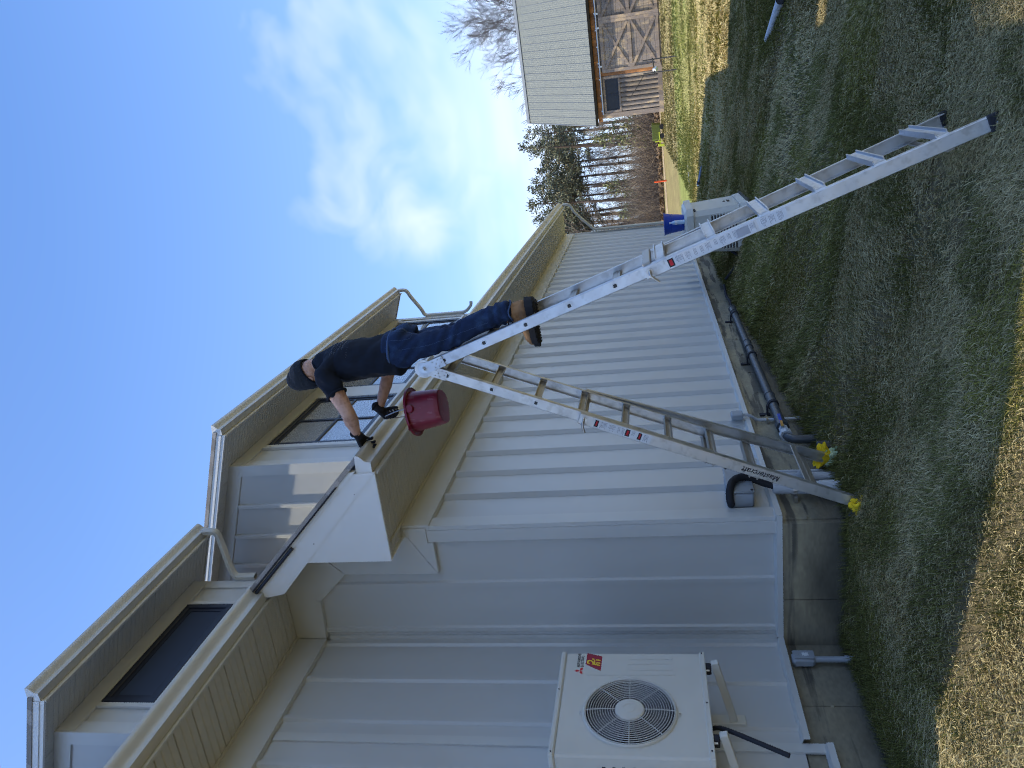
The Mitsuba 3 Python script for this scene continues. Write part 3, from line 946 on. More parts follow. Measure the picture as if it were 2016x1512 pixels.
# hinges: two round cheek plates, one riveted to each leg
for w, n in ((0.0, NY), (IW, AX)):
    c = HN + AX * w
    for d, other, o, nm in ((dL, dR, 0.004, 'L'), (dR, dL, 0.0095, 'R')):
        s_ = unit(np.cross(d, n))
        t_ = np.cross(n, s_)
        M = frame(c + n * (o - 0.004), s_, d if abs(t_ @ d) < 0.5 else (d), n)
        M[:3, 0] = np.cross(d, n)
        M[:3, 1] = d
        if np.linalg.det(M[:3, :3]) < 0:
            M[:3, 0] *= -1
        plate = Point(0, 0).buffer(0.062, 24).union(Polygon([(-0.036, 0), (0.036, 0), (0.036, 0.155), (-0.036, 0.155)])) if nm == 'L' else Point(0, 0).buffer(0.045, 24).union(Polygon([(-0.036, 0), (0.036, 0), (0.036, 0.155), (-0.036, 0.155)]))
        k = part(L, 'hinge_plate', extrude(plate, 0.005, M), 'aluminium', label=None)
        riv = []
        for a, b in ((-0.02, 0.078), (0.02, 0.082), (0, 0.098), (-0.022, 0.118), (0.021, 0.112), (0.002, 0.138), (-0.02, 0.146)):
            q = (M @ np.array([a, b, 0.005, 1]))[:3]
            riv.append(moved(trimesh.creation.icosphere(1, 0.0052), *q))
        part(k, 'rivets', cat(riv), 'steel')
    k = part(L, 'hinge_bolt', cat(cyl(c + n * 0.010, c + n * 0.024, 0.017, 6), cyl(c + n * 0.022, c + n * 0.034, 0.010, 16), cyl(c + n * 0.0095, c + n * 0.012, 0.026, 24)), 'steel')


# printed stickers on the near outer rails
def on_rail(d, t0, t1, v0, v1, ln, lift, name, m, thick=0.0007):
    """a thin plate stuck on the near web: along the rail from t0 to t1, across it from v0 to v1"""
    base = out_pt(d, 0, ln, 0)
    s_ = unit(np.cross(NY, d))
    p = at(d, t0) - AX * (0.034 + lift)
    box = bx(v0, v1, 0, t1 - t0, 0, thick)
    M = frame(p, s_, d, NY)
    if np.linalg.det(M[:3, :3]) < 0:
        M = frame(p, -s_, d, NY)
    box.apply_transform(M)
    return box, M


rng = random.Random(4)


def sticker(d, t0, t1, ln, reds, dark=None):
    s, M = on_rail(d, t0, t1, -0.031, 0.031, ln, 0.0006, '', '')
    k = part(L, 'sticker', s, 'sticker')
    grey = []
    t = t0 + 0.02
    while t < t1 - 0.02:
        st = rng.choice([0.005, 0.007, 0.012])
        n = rng.choice([3, 5, 7])
        hit = [r for r in reds if r[0] - 0.012 < t < r[1] + 0.012]
        if hit:
            r = hit[0]
            part(k, 'black_print', on_rail(d, r[0], r[1], -0.024, 0.024, ln, 0.0014, '', '')[0], 'print_black')
            part(k, 'red_print', on_rail(d, r[0] + 0.008, r[1] - 0.008, -0.017, 0.017, ln, 0.0021, '', '')[0], 'print_red')
            t = r[1] + 0.014
            continue
        for j in range(n):                                # blocks of small print
            a = rng.uniform(-0.026, -0.022)
            b = rng.uniform(0.004, 0.026)
            grey.append(on_rail(d, t, t + 0.0032, a, b, ln, 0.0014, '', '')[0])
            t += 0.0065
        t += st + 0.006
    if grey:
        part(k, 'small_print', cat(grey), 'print_grey')
    if dark:
        part(k, 'black_print', on_rail(d, dark[0], dark[1], -0.024, 0.024, ln, 0.0021, '', '')[0], 'print_grey')


sticker(dR, lockR + 0.10, lockR + 0.62, lenR, [(lockR + 0.115, lockR + 0.15)], dark=(lockR + 0.52, lockR + 0.59))
sticker(dR, lockR + 0.64, lockR + 0.80, lenR, [])
sticker(dL, lockL + 0.07, lockL + 0.46, lenL, [(lockL + 0.075, lockL + 0.10), (lockL + 0.20, lockL + 0.215), (lockL + 0.285, lockL + 0.315), (lockL + 0.37, lockL + 0.395)])
# maker's script on the lower near rail, reading up the rail
tx = text_mesh('Mastercraft', 0.034, 0.0008, bold=True)
v = np.array(tx.vertices)
v[:, 0] += v[:, 1] * 0.22
tx.vertices = v - [v[:, 0].mean(), v[:, 1].mean(), 0]
s_ = unit(np.cross(NY, -dL))
M = frame(at(dL, lockL + 1.22) - AX * 0.0345, -dL, np.cross(NY, -dL), NY)
tx.apply_transform(M)
part(L, 'lettering', tx, 'print_black')

# wrapped cloths on the two feet by the wall


def crumple(c, d, r, h, seed, n=4, amp=0.5):
    """a knotted rag: a lumpy closed skin with deep folds, long along d"""
    m = trimesh.creation.icosphere(n, 1.0)
    v = np.array(m.vertices)
    a = unit(np.cross(d, [0.3, 1, 0.1]))
    b = np.cross(d, a)
    th = np.arctan2(v[:, 1], v[:, 0])
    f = 1 + amp * (nfbm(v * 1.6 + seed, 3) - 0.5) * 1.6 + 0.16 * np.sin(th * 5 + 3 * v[:, 2] + seed) + 0.22 * (np.abs(nfbm(v * 3.2 + seed * 2, 2) - 0.5) * 4 - 0.5)
    v = v * f[:, None]
    m.vertices = c + (v[:, :1] * a + v[:, 1:2] * b) * r + v[:, 2:] * d * h / 2
    return m


FN, FF = out_pt(dL, lenL - 0.03, lenL, 0), out_pt(dL, lenL - 0.03, lenL, 1)
def frill(c, d, r, seed, flare=0.03, n=44):
    """the loose gathered edge of a rag"""
    a = unit(np.cross(d, [0.3, 1, 0.1]))
    b = np.cross(d, a)
    th = np.linspace(0, 2 * np.pi, n + 1)
    rows = []
    for k in range(5):
        f = k / 4
        w = 1 + f * (0.30 * np.sin(th * 6 + seed) + 0.20 * np.sin(th * 11 + 2 * seed))
        rr = (r + flare * f) * w
        o = -f * 0.055 + 0.018 * f * np.sin(th * 5 + seed * 3)
        rows.append(c + a * (rr * np.cos(th))[:, None] + b * (rr * np.sin(th))[:, None] + d * o[:, None])
    R = np.array(rows)
    i, j = np.meshgrid(np.arange(4), np.arange(n), indexing='ij')
    q = np.stack([i * (n + 1) + j, i * (n + 1) + j + 1, (i + 1) * (n + 1) + j + 1, (i + 1) * (n + 1) + j], -1).reshape(-1, 4)
    return trimesh.Trimesh(R.reshape(-1, 3), np.vstack([q[:, [0, 1, 2]], q[:, [0, 2, 3]]]), process=False)


single('rag', crumple(FN + dL * 0.03, dL, 0.085, 0.15, 3), 'blue_cloth', 'dark blue cloth bunched under the nearer ladder foot beside the wall', 'rag', smooth=50)
single('rag', crumple(FN - dL * 0.005 + NY * 0.045 + np.array([0.01, 0, 0]), dL, 0.062, 0.125, 11, amp=0.7), 'yellow_cloth', 'bright yellow cloth tied on the nearer ladder foot over a blue one', 'rag', smooth=50)
kf = thing('rag', 'yellow cloth with a pale green band on the farther ladder foot by the wall', 'rag')
part(kf, 'cloth', cat(crumple(FF + dL * 0.0, dL, 0.062, 0.12, 6, amp=0.4), frill(FF - dL * 0.075, dL, 0.052, 2)), 'yellow_cloth', smooth=50)
part(kf, 'green_band', crumple(FF - dL * 0.045, dL, 0.069, 0.11, 6, amp=0.22), 'green_cloth', smooth=50, label='pale green cloth band tied round the yellow rag')
part(kf, 'green_knot', crumple(FF + dL * 0.01 + np.array([0.075, 0.02, 0.0]), AX, 0.026, 0.05, 9, n=3), 'green_cloth', smooth=50)
# ------------------------------------------------------------------ heat pump on wall brackets
FX, AY0, AY1, AZ0, AZ1 = -3.33, 3.335, 4.197, -0.165, 0.735
A = thing('heat_pump', 'cream outdoor heat pump unit with a round fan grille, on brackets on the wall', 'heat pump')
body = bx(FX - 0.33, FX, AY0, AY1, AZ0, AZ1 - 0.03, 0.012)
FC, FRAD = np.array([FX, 3.672, 0.289]), 0.268
hole = m3.Manifold.cylinder(0.12, FRAD - 0.012, FRAD - 0.012, 64).rotate([0, 90, 0]).translate([FX - 0.10, FC[1], FC[2]])
bm = m3.Manifold(m3.Mesh(np.asarray(body.vertices, np.float32), np.asarray(body.faces, np.uint32))) - hole
part(A, 'body', tm(bm), 'appliance', smooth=30)
part(A, 'lid', bx(FX - 0.335, FX + 0.006, AY0 - 0.006, AY1 + 0.006, AZ1 - 0.034, AZ1, 0.008), 'appliance', smooth=30)
part(A, 'base_rail', bx(FX - 0.332, FX + 0.005, AY0 - 0.004, AY1 + 0.004, AZ0 - 0.004, AZ0 + 0.028, 0.004), 'appliance')
ring = lathe([(FRAD - 0.014, -0.004), (FRAD - 0.012, 0.010), (FRAD - 0.004, 0.016), (FRAD + 0.004, 0.010), (FRAD + 0.006, -0.004)], 72)
RX = frame(FC, [0, 1, 0], [0, 0, 1], [1, 0, 0])
ring.apply_transform(RX)
part(A, 'grille_rim', ring, 'appliance', smooth=40)
gr = []
for i in range(12):
    r = 0.097 + i * 0.0146
    th = np.linspace(0, 2 * np.pi, 65)
    q = np.stack([r * np.cos(th), r * np.sin(th), 0 * th + 0.014 + 0.008 * math.cos((r - 0.09) / 0.18 * 1.5)], 1)
    gr.append(tube(q, 0.0026, 5, cap=False))
gm = cat(gr)
gm.apply_transform(RX)
part(A, 'grille_rings', gm, 'wire_white', smooth=60)
for i in range(8):
    a = i * math.pi / 4
    m = tube([[0.075 * math.cos(a), 0.075 * math.sin(a), 0.024], [0.18 * math.cos(a), 0.18 * math.sin(a), 0.022], [(FRAD - 0.004) * math.cos(a), (FRAD - 0.004) * math.sin(a), 0.014]], 0.0027, 6)
    m.apply_transform(RX)
    part(A, 'grille_spoke', m, 'wire_white', smooth=60)
hb = lathe([(0.0, 0.030), (0.030, 0.030), (0.032, 0.027), (0.036, 0.027), (0.038, 0.030), (0.078, 0.027), (0.086, 0.020), (0.086, 0.010)], 48)
hb.apply_transform(RX)
part(A, 'grille_hub', hb, 'appliance', smooth=30)
fan = []
for i in range(3):
    bl = []
    for r in (0.06, 0.16, 0.24):
        for s in (-0.5, 0.5):
            a = i * 2.094 + s * (0.9 if r < 0.1 else 1.25) + r
            bl.append([r * math.cos(a), r * math.sin(a), -0.06 + s * 0.05])
    fan.append(trimesh.Trimesh(bl, [[0, 1, 3], [0, 3, 2], [2, 3, 5], [2, 5, 4]], process=False))
fm = cat(fan, lathe([(0.0, -0.02), (0.06, -0.03), (0.06, -0.09)], 20))
fm.apply_transform(RX)
part(A, 'fan', fm, 'appliance_dark')
back = lathe([(0, -0.095), (FRAD - 0.0135, -0.095), (FRAD - 0.0135, -0.003)], 48)
back.apply_transform(RX)
part(A, 'fan_recess', back, 'appliance_dark')
# pressed ribs on the service panel
for y0, z0, z1 in ((3.985, 0.02, 0.56), (4.03, 0.03, 0.31), (4.085, 0.03, 0.31), (4.135, 0.03, 0.31), (4.178, 0.03, 0.31)):
    part(A, 'pressed_rib', bx(FX - 0.001, FX + 0.0025, y0 - 0.0025, y0 + 0.0025, z0, z1), 'appliance')
for y, z in ((AY1 - 0.012, AZ0 + 0.014), (3.75, AZ0 + 0.012), (3.39, AZ0 + 0.012), (3.85, AZ1 - 0.016), (3.36, AZ1 - 0.016)):
    part(A, 'screw', moved(trimesh.creation.icosphere(1, 0.0055), FX + 0.006, y, z), 'dark_gap')
for z in (0.02, 0.56):
    part(A, 'grille_clip', tube(bend([(FX, 3.665, z + (0.012 if z > .3 else -0.012)), (FX + 0.012, 3.655, z + (0.02 if z > .3 else -0.02)), (FX + 0.006, 3.64, z + (0.006 if z > .3 else -0.006))], 5), 0.003, 6), 'steel')
# louvres on the near side
for i in range(9):
    part(A, 'side_slot', bx(FX - 0.25, FX - 0.07, AY0 - 0.003, AY0 + 0.002, -0.02 + i * 0.055, 0.0 + i * 0.055), 'appliance_dark')
RD = frame([FX + 0.0006, 0, 0], [0, 1, 0], [0, 0, 1], [1, 0, 0])


def flatlet(polys, th, M, dx=0.0):
    ms = [extrude(p, th) for p in polys]
    m = cat(ms)
    M = M.copy()
    M[0, 3] += dx
    m.apply_transform(M)
    return m


# three-diamond mark, two lines of lettering, and the red slanted badge
def diamond(cx, cy, ang, a=0.019):
    u, w = np.array([math.cos(ang), math.sin(ang)]), np.array([-math.sin(ang), math.cos(ang)])
    p = np.array([cx, cy])
    return [tuple(p), tuple(p + u * a * 0.92 + w * a * 0.54), tuple(p + u * a * 1.84), tuple(p + u * a * 0.92 - w * a * 0.54)]


dm = [diamond(4.022, 0.605, math.radians(q)) for q in (90, 210, 330)]
part(A, 'diamond_mark', flatlet(dm, 0.0008, RD), 'print_red')
for s, z in (('MITSUBISHI', 0.609), ('ELECTRIC', 0.586)):
    t = text_mesh(s, 0.0165, 0.0008, bold=True)
    v = np.array(t.vertices)
    wd = v[:, 0].max() - v[:, 0].min()
    v[:, 0] = (v[:, 0] - v[:, 0].min()) / wd * (0.128 if len(s) > 8 else 0.106)
    t.vertices = v + [4.058, z, 0]
    t.apply_transform(RD)
    part(A, 'lettering', t, 'print_black')
bad = [(4.052, 0.462), (4.158, 0.474), (4.187, 0.572), (4.128, 0.561), (4.085, 0.56)]
bad = [(4.022, 0.474), (4.158, 0.470), (4.190, 0.568), (4.082, 0.572)]
kb = part(A, 'badge', flatlet([bad], 0.0009, RD), 'print_dark_red')
gl = []
gl += [[(4.083, 0.545), (4.092, 0.547), (4.092, 0.555), (4.112, 0.555), (4.112, 0.541), (4.086, 0.523), (4.086, 0.514), (4.124, 0.514), (4.124, 0.522), (4.101, 0.523), (4.122, 0.537), (4.122, 0.560), (4.111, 0.565), (4.092, 0.565)]]
gl += [[(4.066, 0.480), (4.076, 0.480), (4.090, 0.533), (4.080, 0.533)], [(4.086, 0.480), (4.096, 0.480), (4.102, 0.503), (4.098, 0.510), (4.084, 0.510), (4.082, 0.503), (4.092, 0.503)]]
gl += [[(4.112, 0.480), (4.122, 0.480), (4.130, 0.508), (4.120, 0.508)], [(4.125, 0.520), (4.134, 0.520), (4.138, 0.534), (4.129, 0.534)]]
part(kb, 'badge_print', flatlet(gl, 0.0008, RD, 0.0011), 'print_yellow')
# brackets: two cantilever arms bolted through a plate on the wall, each with a rubber block
for y in (4.085, 3.50):
    kb = part(A, 'bracket', cat(bar((XC + 0.03, y, -0.33), (FX + 0.02, y, -0.222), 0.040, 0.045, ch=0.003), bx(XC + 0.001, XC + 0.042, y - 0.04, y + 0.04, -0.40, -0.18, 0.003)), 'appliance')
    part(kb, 'rubber_block', bx(FX - 0.06, FX - 0.005, y - 0.026, y + 0.026, -0.202, AZ0 - 0.001, 0.005), 'black_rubber')
    part(kb, 'bolt', cat(cyl((FX - 0.03, y, -0.212), (FX - 0.03, y, -0.225), 0.012, 6), cyl((FX - 0.02, y - 0.03, -0.19), (FX - 0.02, y - 0.03, -0.16), 0.006, 8)), 'steel')
single('drain_hose', tube(bend([(-3.52, 3.74, -0.15), (-3.46, 3.70, -0.19), (-3.38, 3.60, -0.25), (-3.33, 3.46, -0.40), (-3.325, 3.37, -0.545)], 6), 0.0135, 12), 'black_rubber', 'thin black drain hose hanging below the heat pump', 'hose', smooth=60)

# ------------------------------------------------------------------ services on the foundation
g = thing('conduit_fitting', 'small grey conduit elbow box with a stub of pipe on the bare concrete foot', 'conduit')
part(g, 'box', cat(bx(-3.79, -3.715, 4.615, 4.705, -0.925, -0.775, 0.018), bx(-3.715, -3.705, 4.62, 4.70, -0.92, -0.78, 0.008)), 'grey_plastic', smooth=40)
part(g, 'stub', cat(cyl((-3.80, 4.66, -0.80), (-3.70, 4.66, -0.80), 0.02), cyl((-3.75, 4.66, -0.92), (-3.75, 4.66, -1.25), 0.021, 18), cyl((-3.75, 4.66, -1.12), (-3.75, 4.66, -1.17), 0.027, 18)), 'grey_plastic', smooth=40)
part(g, 'paper_label', bx(-3.704, -3.7035, 4.64, 4.672, -0.88, -0.84), 'sticker')

g = thing('junction_box', 'grey electrical junction box low on the wall, black hose curving from it', 'junction box')
part(g, 'box', bx(XA + 0.003, XA + 0.122, 5.075, 5.455, -0.60, -0.425, 0.014), 'grey_plastic', smooth=40)
part(g, 'lid', bx(XA + 0.122, XA + 0.138, 5.067, 5.463, -0.607, -0.418, 0.008), 'grey_plastic', smooth=40)
for y, z in ((5.09, -0.44), (5.44, -0.44), (5.09, -0.585), (5.44, -0.585)):
    part(g, 'screw', cyl((XA + 0.137, y, z), (XA + 0.142, y, z), 0.009, 10), 'dark_gap')
single('cable_hose', tube(bend([(XA + 0.05, 5.045, -0.44), (XA + 0.10, 5.03, -0.43), (XA + 0.15, 5.07, -0.435), (XA + 0.168, 5.17, -0.465), (XA + 0.168, 5.235, -0.53), (XA + 0.15, 5.25, -0.60), (XA + 0.115, 5.24, -0.68), (XA + 0.085, 5.225, -0.78)], 8), 0.027, 14), 'black_rubber', 'thick black corrugated hose looping from the junction box into a grey pipe', 'hose', smooth=60)
g = thing('service_pipe', 'wide grey service pipe with the black hose in its mouth', 'pipe')
part(g, 'pipe', tube([(XA + 0.075, 5.225, -0.745), (XA + 0.075, 5.205, -1.4)], 0.045, 22), 'pvc_grey', smooth=50)
part(g, 'strap', cat(cyl((XA + 0.075, 5.219, -0.88), (XA + 0.075, 5.218, -0.905), 0.049, 22), bx(XA - 0.008, XA + 0.03, 5.15, 5.29, -0.905, -0.88)), 'steel')
part(g, 'cap_end', tube([(XA + 0.075, 5.213, -1.06), (XA + 0.075, 5.205, -1.35)], 0.051, 22), 'pvc_grey', smooth=50)
g = thing('service_pipe', 'grey pipe with a wide coupling, next behind the hose pipe', 'pipe')
part(g, 'pipe', tube([(XA + 0.065, 5.42, -0.60), (XA + 0.065, 5.39, -1.4)], 0.034, 20), 'pvc_grey', smooth=50)
part(g, 'coupling', tube([(XA + 0.065, 5.408, -0.95), (XA + 0.065, 5.404, -1.03)], 0.042, 20), 'pvc_grey', smooth=50)
g = thing('service_pipe', 'thinnest of the three upright grey pipes under the junction box', 'pipe')
part(g, 'pipe', tube([(XA + 0.05, 5.53, -0.62), (XA + 0.05, 5.50, -1.4)], 0.018, 16), 'pvc_grey', smooth=50)
part(g, 'coupling', tube([(XA + 0.05, 5.515, -0.98), (XA + 0.05, 5.513, -1.02)], 0.024, 16), 'pvc_grey', smooth=50)
g = thing('wall_outlet', 'small grey outlet box with a thin conduit running down into the grass', 'conduit')
part(g, 'box', bx(XA + 0.052, XA + 0.105, 6.56, 6.67, -0.70, -0.60, 0.008), 'grey_plastic')
part(g, 'conduit', tube(bend([(XA + 0.085, 6.615, -0.69), (XA + 0.07, 6.615, -0.76), (XA + 0.03, 6.615, -0.82), (XA + 0.022, 6.615, -0.90), (XA + 0.022, 6.615, -1.3)], 5), 0.014, 12), 'pvc_grey', smooth=50)
part(g, 'strap', bx(XA - 0.008, XA + 0.04, 6.585, 6.645, -0.915, -0.895), 'steel')

# black pipe along the foundation, falling towards the viewer, ending in a valve
g = thing('drain_pipe', 'long dark grey pipe strapped along the concrete foundation, ending in a valve', 'pipe')
PX = XA + 0.085
P0, P1 = np.array([PX, 6.26, -0.985]), np.array([PX, 10.25, -0.99])
pd = unit(P1 - P0)
part(g, 'pipe', tube([P0, P1], 0.039, 20), 'pipe_grey_black', smooth=50)
for y in (6.93, 8.62, 10.15):
    c = P0 + pd * (y - P0[1])
    part(g, 'coupling', cat(tube([c - pd * 0.10, c + pd * 0.10], 0.044, 20), tube([c - pd * 0.105, c - pd * 0.09], 0.049, 20), tube([c + pd * 0.09, c + pd * 0.105], 0.049, 20)), 'pipe_grey_black', smooth=40)
for y in (6.80, 8.25, 9.95):
    c = P0 + pd * (y - P0[1])
    part(g, 'pipe_clip', cat(bx(XA - 0.01, PX, y - 0.02, y + 0.02, c[2] + 0.045, c[2] + 0.06), bx(XA - 0.008, XA + 0.004, y - 0.025, y + 0.025, c[2] + 0.03, c[2] + 0.12), tube([c - pd * 0.02, c + pd * 0.02], 0.049, 20)), 'black_rubber')
part(g, 'flange', tube([P0 + pd * 0.02, P0 + pd * 0.10], 0.055, 8), 'pipe_grey_black')
part(g, 'narrow_hose', tube(bend([P1, P1 + [0, 0.15, 0.0], P1 + [0.01, 0.4, -0.005], P1 + [-0.01, 0.8, 0.0], P1 + [0.02, 1.3, -0.02]], 5), [0.03] * 5 + [0.018] * 16, 10), 'black_rubber', smooth=60)
kv = part(g, 'valve', cat(tube([P0 + pd * 0.02, P0 - pd * 0.12], 0.038, 8), tube([P0 - pd * 0.10, P0 - pd * 0.16], 0.052, 8), cyl(P0 - pd * 0.06, P0 - pd * 0.06 + [0.06, 0, 0.02], 0.014, 10)), 'pvc_grey')
part(kv, 'handle', bar(P0 - pd * 0.06 + [0.062, 0.0, 0.02], P0 + pd * 0.12 + [0.085, 0, 0.02], 0.026, 0.008, up=(1, 0, 0), ch=0.003), 'blue_plastic')
part(kv, 'handle_stem', bar(P0 - pd * 0.085 + [0.060, 0.0, 0.02], P0 - pd * 0.0 + [0.072, 0, 0.02], 0.022, 0.007, up=(1, 0, 0)), 'brass')
part(g, 'elbow', tube(bend([P0 - pd * 0.15, P0 - pd * 0.20 + [0.0, 0, -0.02], P0 - pd * 0.23 + [0.0, 0, -0.09], P0 - pd * 0.235 + [0.0, 0, -0.4]], 6), 0.034, 16), 'pipe_grey_black', smooth=60)
single('concrete_block', bx(XA + 0.06, XA + 0.2, 5.62, 5.74, -1.34, -1.14, 0.01), 'dark_iron', 'dark block lying behind the farther ladder foot', 'block')

# ------------------------------------------------------------------ standby generator
GX0, GX1, GY0, GY1 = -2.20, -1.54, 11.4, 12.55
G0 = -1.36
G = thing('generator', 'beige standby generator with louvred end standing on the lawn by the wall', 'generator')


def taper(x0, x1, y0, y1, z0, z1, t, ch):
    """box narrowing towards the top by t on the sides, corners chamfered by ch in plan"""
    pts = []
    for z, s in ((z0, 0.0), (z1, t)):
        for a, b in ((x0 + s, y0 + s * .4), (x1 - s, y0 + s * .4), (x1 - s, y1 - s * .4), (x0 + s, y1 - s * .4)):
            sx = 1 if a < (x0 + x1) / 2 else -1
            sy = 1 if b < (y0 + y1) / 2 else -1
            pts += [(a + sx * ch, b, z), (a, b + sy * ch, z)]
    return tm(m3.Manifold.hull_points(np.array(pts, float)))


part(G, 'body', taper(GX0, GX1, GY0, GY1, G0 + 0.1168, G0 + 0.7434, 0.045, 0.07), 'appliance')
part(G, 'lid', cat(taper(GX0 - 0.005, GX1 + 0.005, GY0 - 0.02, GY1 + 0.02, G0 + 0.7466, G0 + 0.8390, 0.012, 0.09), taper(GX0 + 0.03, GX1 - 0.03, GY0 + 0.02, GY1 - 0.02, G0 + 0.8390, G0 + 0.8655, 0.03, 0.09)), 'appliance')
part(G, 'base_skirt', taper(GX0 - 0.03, GX1 + 0.03, GY0 - 0.03, GY1 + 0.03, G0 + 0.0159, G0 + 0.1115, 0.02, 0.07), 'appliance')
part(G, 'base_pad', taper(GX0 - 0.05, GX1 + 0.06, GY0 - 0.02, GY1 + 0.05, G0 - 0.10, G0 + 0.0127, 0.0, 0.05), 'concrete')
sl = ply(cat(bx(0, 0.46, -0.012, 0.012, 0.0, 0.018, 0.003)), 'appliance_dark')
for i in range(9):
    part(G, 'louvre', bx(GX0 + 0.07 + i * 0.001, GX0 + 0.56 - i * 0.002, GY0 - 0.010 + i * 0.0016, GY0 + 0.03, G0 + 0.1593 + i * 0.0405, G0 + 0.1763 + i * 0.0405, 0.002), 'appliance_dark')
    part(G, 'louvre_lip', bar((GX0 + 0.06 + i * 0.001, GY0 - 0.012 + i * 0.0016, G0 + 0.1890 + i * 0.0405), (GX0 + 0.57 - i * 0.002, GY0 - 0.012 + i * 0.0016, G0 + 0.1890 + i * 0.0405), 0.028, 0.014, ch=0.003), 'appliance')
part(G, 'lock', cyl((GX0 + 0.36, GY0 + 0.02, G0 + 0.6956), (GX0 + 0.36, GY0 + 0.004, G0 + 0.6956), 0.016, 14), 'dark_gap')
part(G, 'lift_slot', cat(bx(GX1 - 0.06, GX1 - 0.03, GY0 + 0.08, GY0 + 0.26, G0 + 0.7062, G0 + 0.7381, 0.008)), 'appliance_dark')
part(G, 'rating_plate', cat(bar((GX1 - 0.0075, GY0 + 0.5, G0 + 0.2124), (GX1 - 0.0075, GY0 + 0.72, G0 + 0.2124), 0.004, 0.05), bar((GX1 - 0.012, GY0 + 0.55, G0 + 0.2761), (GX1 - 0.012, GY0 + 0.66, G0 + 0.2761), 0.004, 0.035)), 'print_black')
part(G, 'gas_hose', tube(bend([(GX0 + 0.02, GY0 + 0.2, G0 + 0.2655), (GX0 - 0.1, GY0 + 0.12, G0 + 0.1274), (GX0 - 0.25, GY0 + 0.15, G0 + 0.1912), (GX0 - 0.42, GY0 + 0.2, G0 + 0.3186)], 6), 0.022, 10), 'black_rubber', smooth=60)
# blue bucket and a drinks bottle standing on it
BZ = -0.4935
bk = lathe([(0.0, 0.0), (0.105, 0.0), (0.112, 0.012), (0.124, 0.10), (0.140, 0.20), (0.156, 0.275), (0.164, 0.275), (0.164, 0.286), (0.150, 0.286), (0.118, 0.03), (0.0, 0.02)], 36)
key = single('bucket', moved(bk, -1.765, 11.77, BZ), 'blue_plastic', 'bright blue bucket standing on top of the beige generator', 'bucket', smooth=40)
bt = thing('drink_bottle', 'clear plastic drinks bottle with a pale cap, in front of the blue bucket', 'bottle')
scene['bottle_plastic'] = two({'type': 'principled', 'base_color': rgb((0.35, 0.50, 0.68)), 'roughness': 0.12, 'specular': 0.8})
part(bt, 'bottle', moved(lathe([(0.0, 0.0), (0.028, 0.0), (0.031, 0.01), (0.029, 0.03), (0.031, 0.05), (0.029, 0.07), (0.031, 0.095), (0.031, 0.13), (0.026, 0.155), (0.013, 0.185), (0.012, 0.198)], 20), -1.72, 11.53, BZ), 'bottle_plastic', smooth=50)
part(bt, 'wrapper', moved(lathe([(0.0318, 0.105), (0.0318, 0.135)], 20), -1.72, 11.53, BZ), 'sticker', smooth=50)
part(bt, 'cap', moved(lathe([(0.0, 0.218), (0.013, 0.217), (0.0135, 0.199), (0.0, 0.199)], 16), -1.72, 11.53, BZ), 'sticker', smooth=50)

# ------------------------------------------------------------------ odds and ends on the lawn


def lay(pts, lift):
    return [(x, y, float(gz(x, y)) + lift) for x, y in pts]


a, b = np.array([0.60, 11.75]), np.array([0.93, 11.05])
p = thing('pipe_offcut', 'pale grey length of drain pipe lying in the grass at the shadow edge', 'pipe')
part(p, 'pipe', tube([(0.55, 11.95, float(gz(.55, 11.95)) - 0.02), (0.92, 10.85, float(gz(.92, 10.85)) + 0.055)], 0.055, 20, cap=False), 'pvc_grey', smooth=50)
part(p, 'pipe_mouth', tube([(0.90, 10.91, float(gz(.92, 10.85)) + 0.052), (0.921, 10.848, float(gz(.92, 10.85)) + 0.055)], 0.048, 20), 'dark_gap')
d = thing('hand_tool', 'blue and white tool lying at the edge of the shade beyond the generator', 'tool')
q = lay([(-1.63, 19.2), (-1.86, 19.5), (-2.05, 19.8)], 0.06)
part(d, 'shaft', tube(q, [0.015, 0.028, 0.024], 10), 'faded_blue')
part(d, 'head', bar(q[2], lay([(-2.12, 19.9)], 0.06)[0], 0.06, 0.05), 'sticker')
part(d, 'grip', bar(lay([(-2.03, 19.76)], 0.06)[0], lay([(-2.08, 19.84)], 0.06)[0], 0.07, 0.06), 'black_rubber')
single('white_hose', tube(bend(lay([(-2.0, 24.4), (-2.25, 24.3), (-2.5, 23.9), (-2.68, 23.2), (-2.7, 22.8)], 0.015), 6), 0.014, 8), 'sticker', 'short white hose curved on the sunlit green grass', 'hose', smooth=60)
cl = thing('crumpled_sack', 'crumpled dark sack on the grass by the pipe offcut', 'sack')
sk = trimesh.creation.icosphere(3, 0.13)
sk.vertices = np.array(sk.vertices) * [1.1, 1.5, 0.5]
wrinkle(sk, 0.16, 9, 2)
part(cl, 'sack', moved(sk, 1.09, 11.05, float(gz(1.09, 11.05)) + 0.05), 'appliance_dark')
# ------------------------------------------------------------------ barn
E1, EN = unit([0.995, -0.10, 0]), unit([0.10, 0.995, 0])
BP = np.array([-0.77, 47.9, -1.27])
BARN = thing('barn', 'weathered timber barn with cross-braced sliding doors and a grey ribbed metal roof', 'barn')


def bp(s, t, z):
    """s along the front from its left corner, t inwards, z above the barn's foot"""
    return BP + E1 * s + EN * t + np.array([0, 0, z])


BM = frame(BP, E1, EN, [0, 0, 1])


def bbox(s0, s1, t0, t1, z0, z1, ch=0.0):
    m = bx(s0, s1, t0, t1, z0, z1, ch)
    m.apply_transform(BM)
    return m


def bbar(s0, z0, s1, z1, w, t0, th):
    """a flat board on the front face"""
    m = bar((s0, t0 - th / 2, z0), (s1, t0 - th / 2, z1), th, w, up=unit((-(z1 - z0), 0, (s1 - s0))))
    m.apply_transform(BM)
    return m


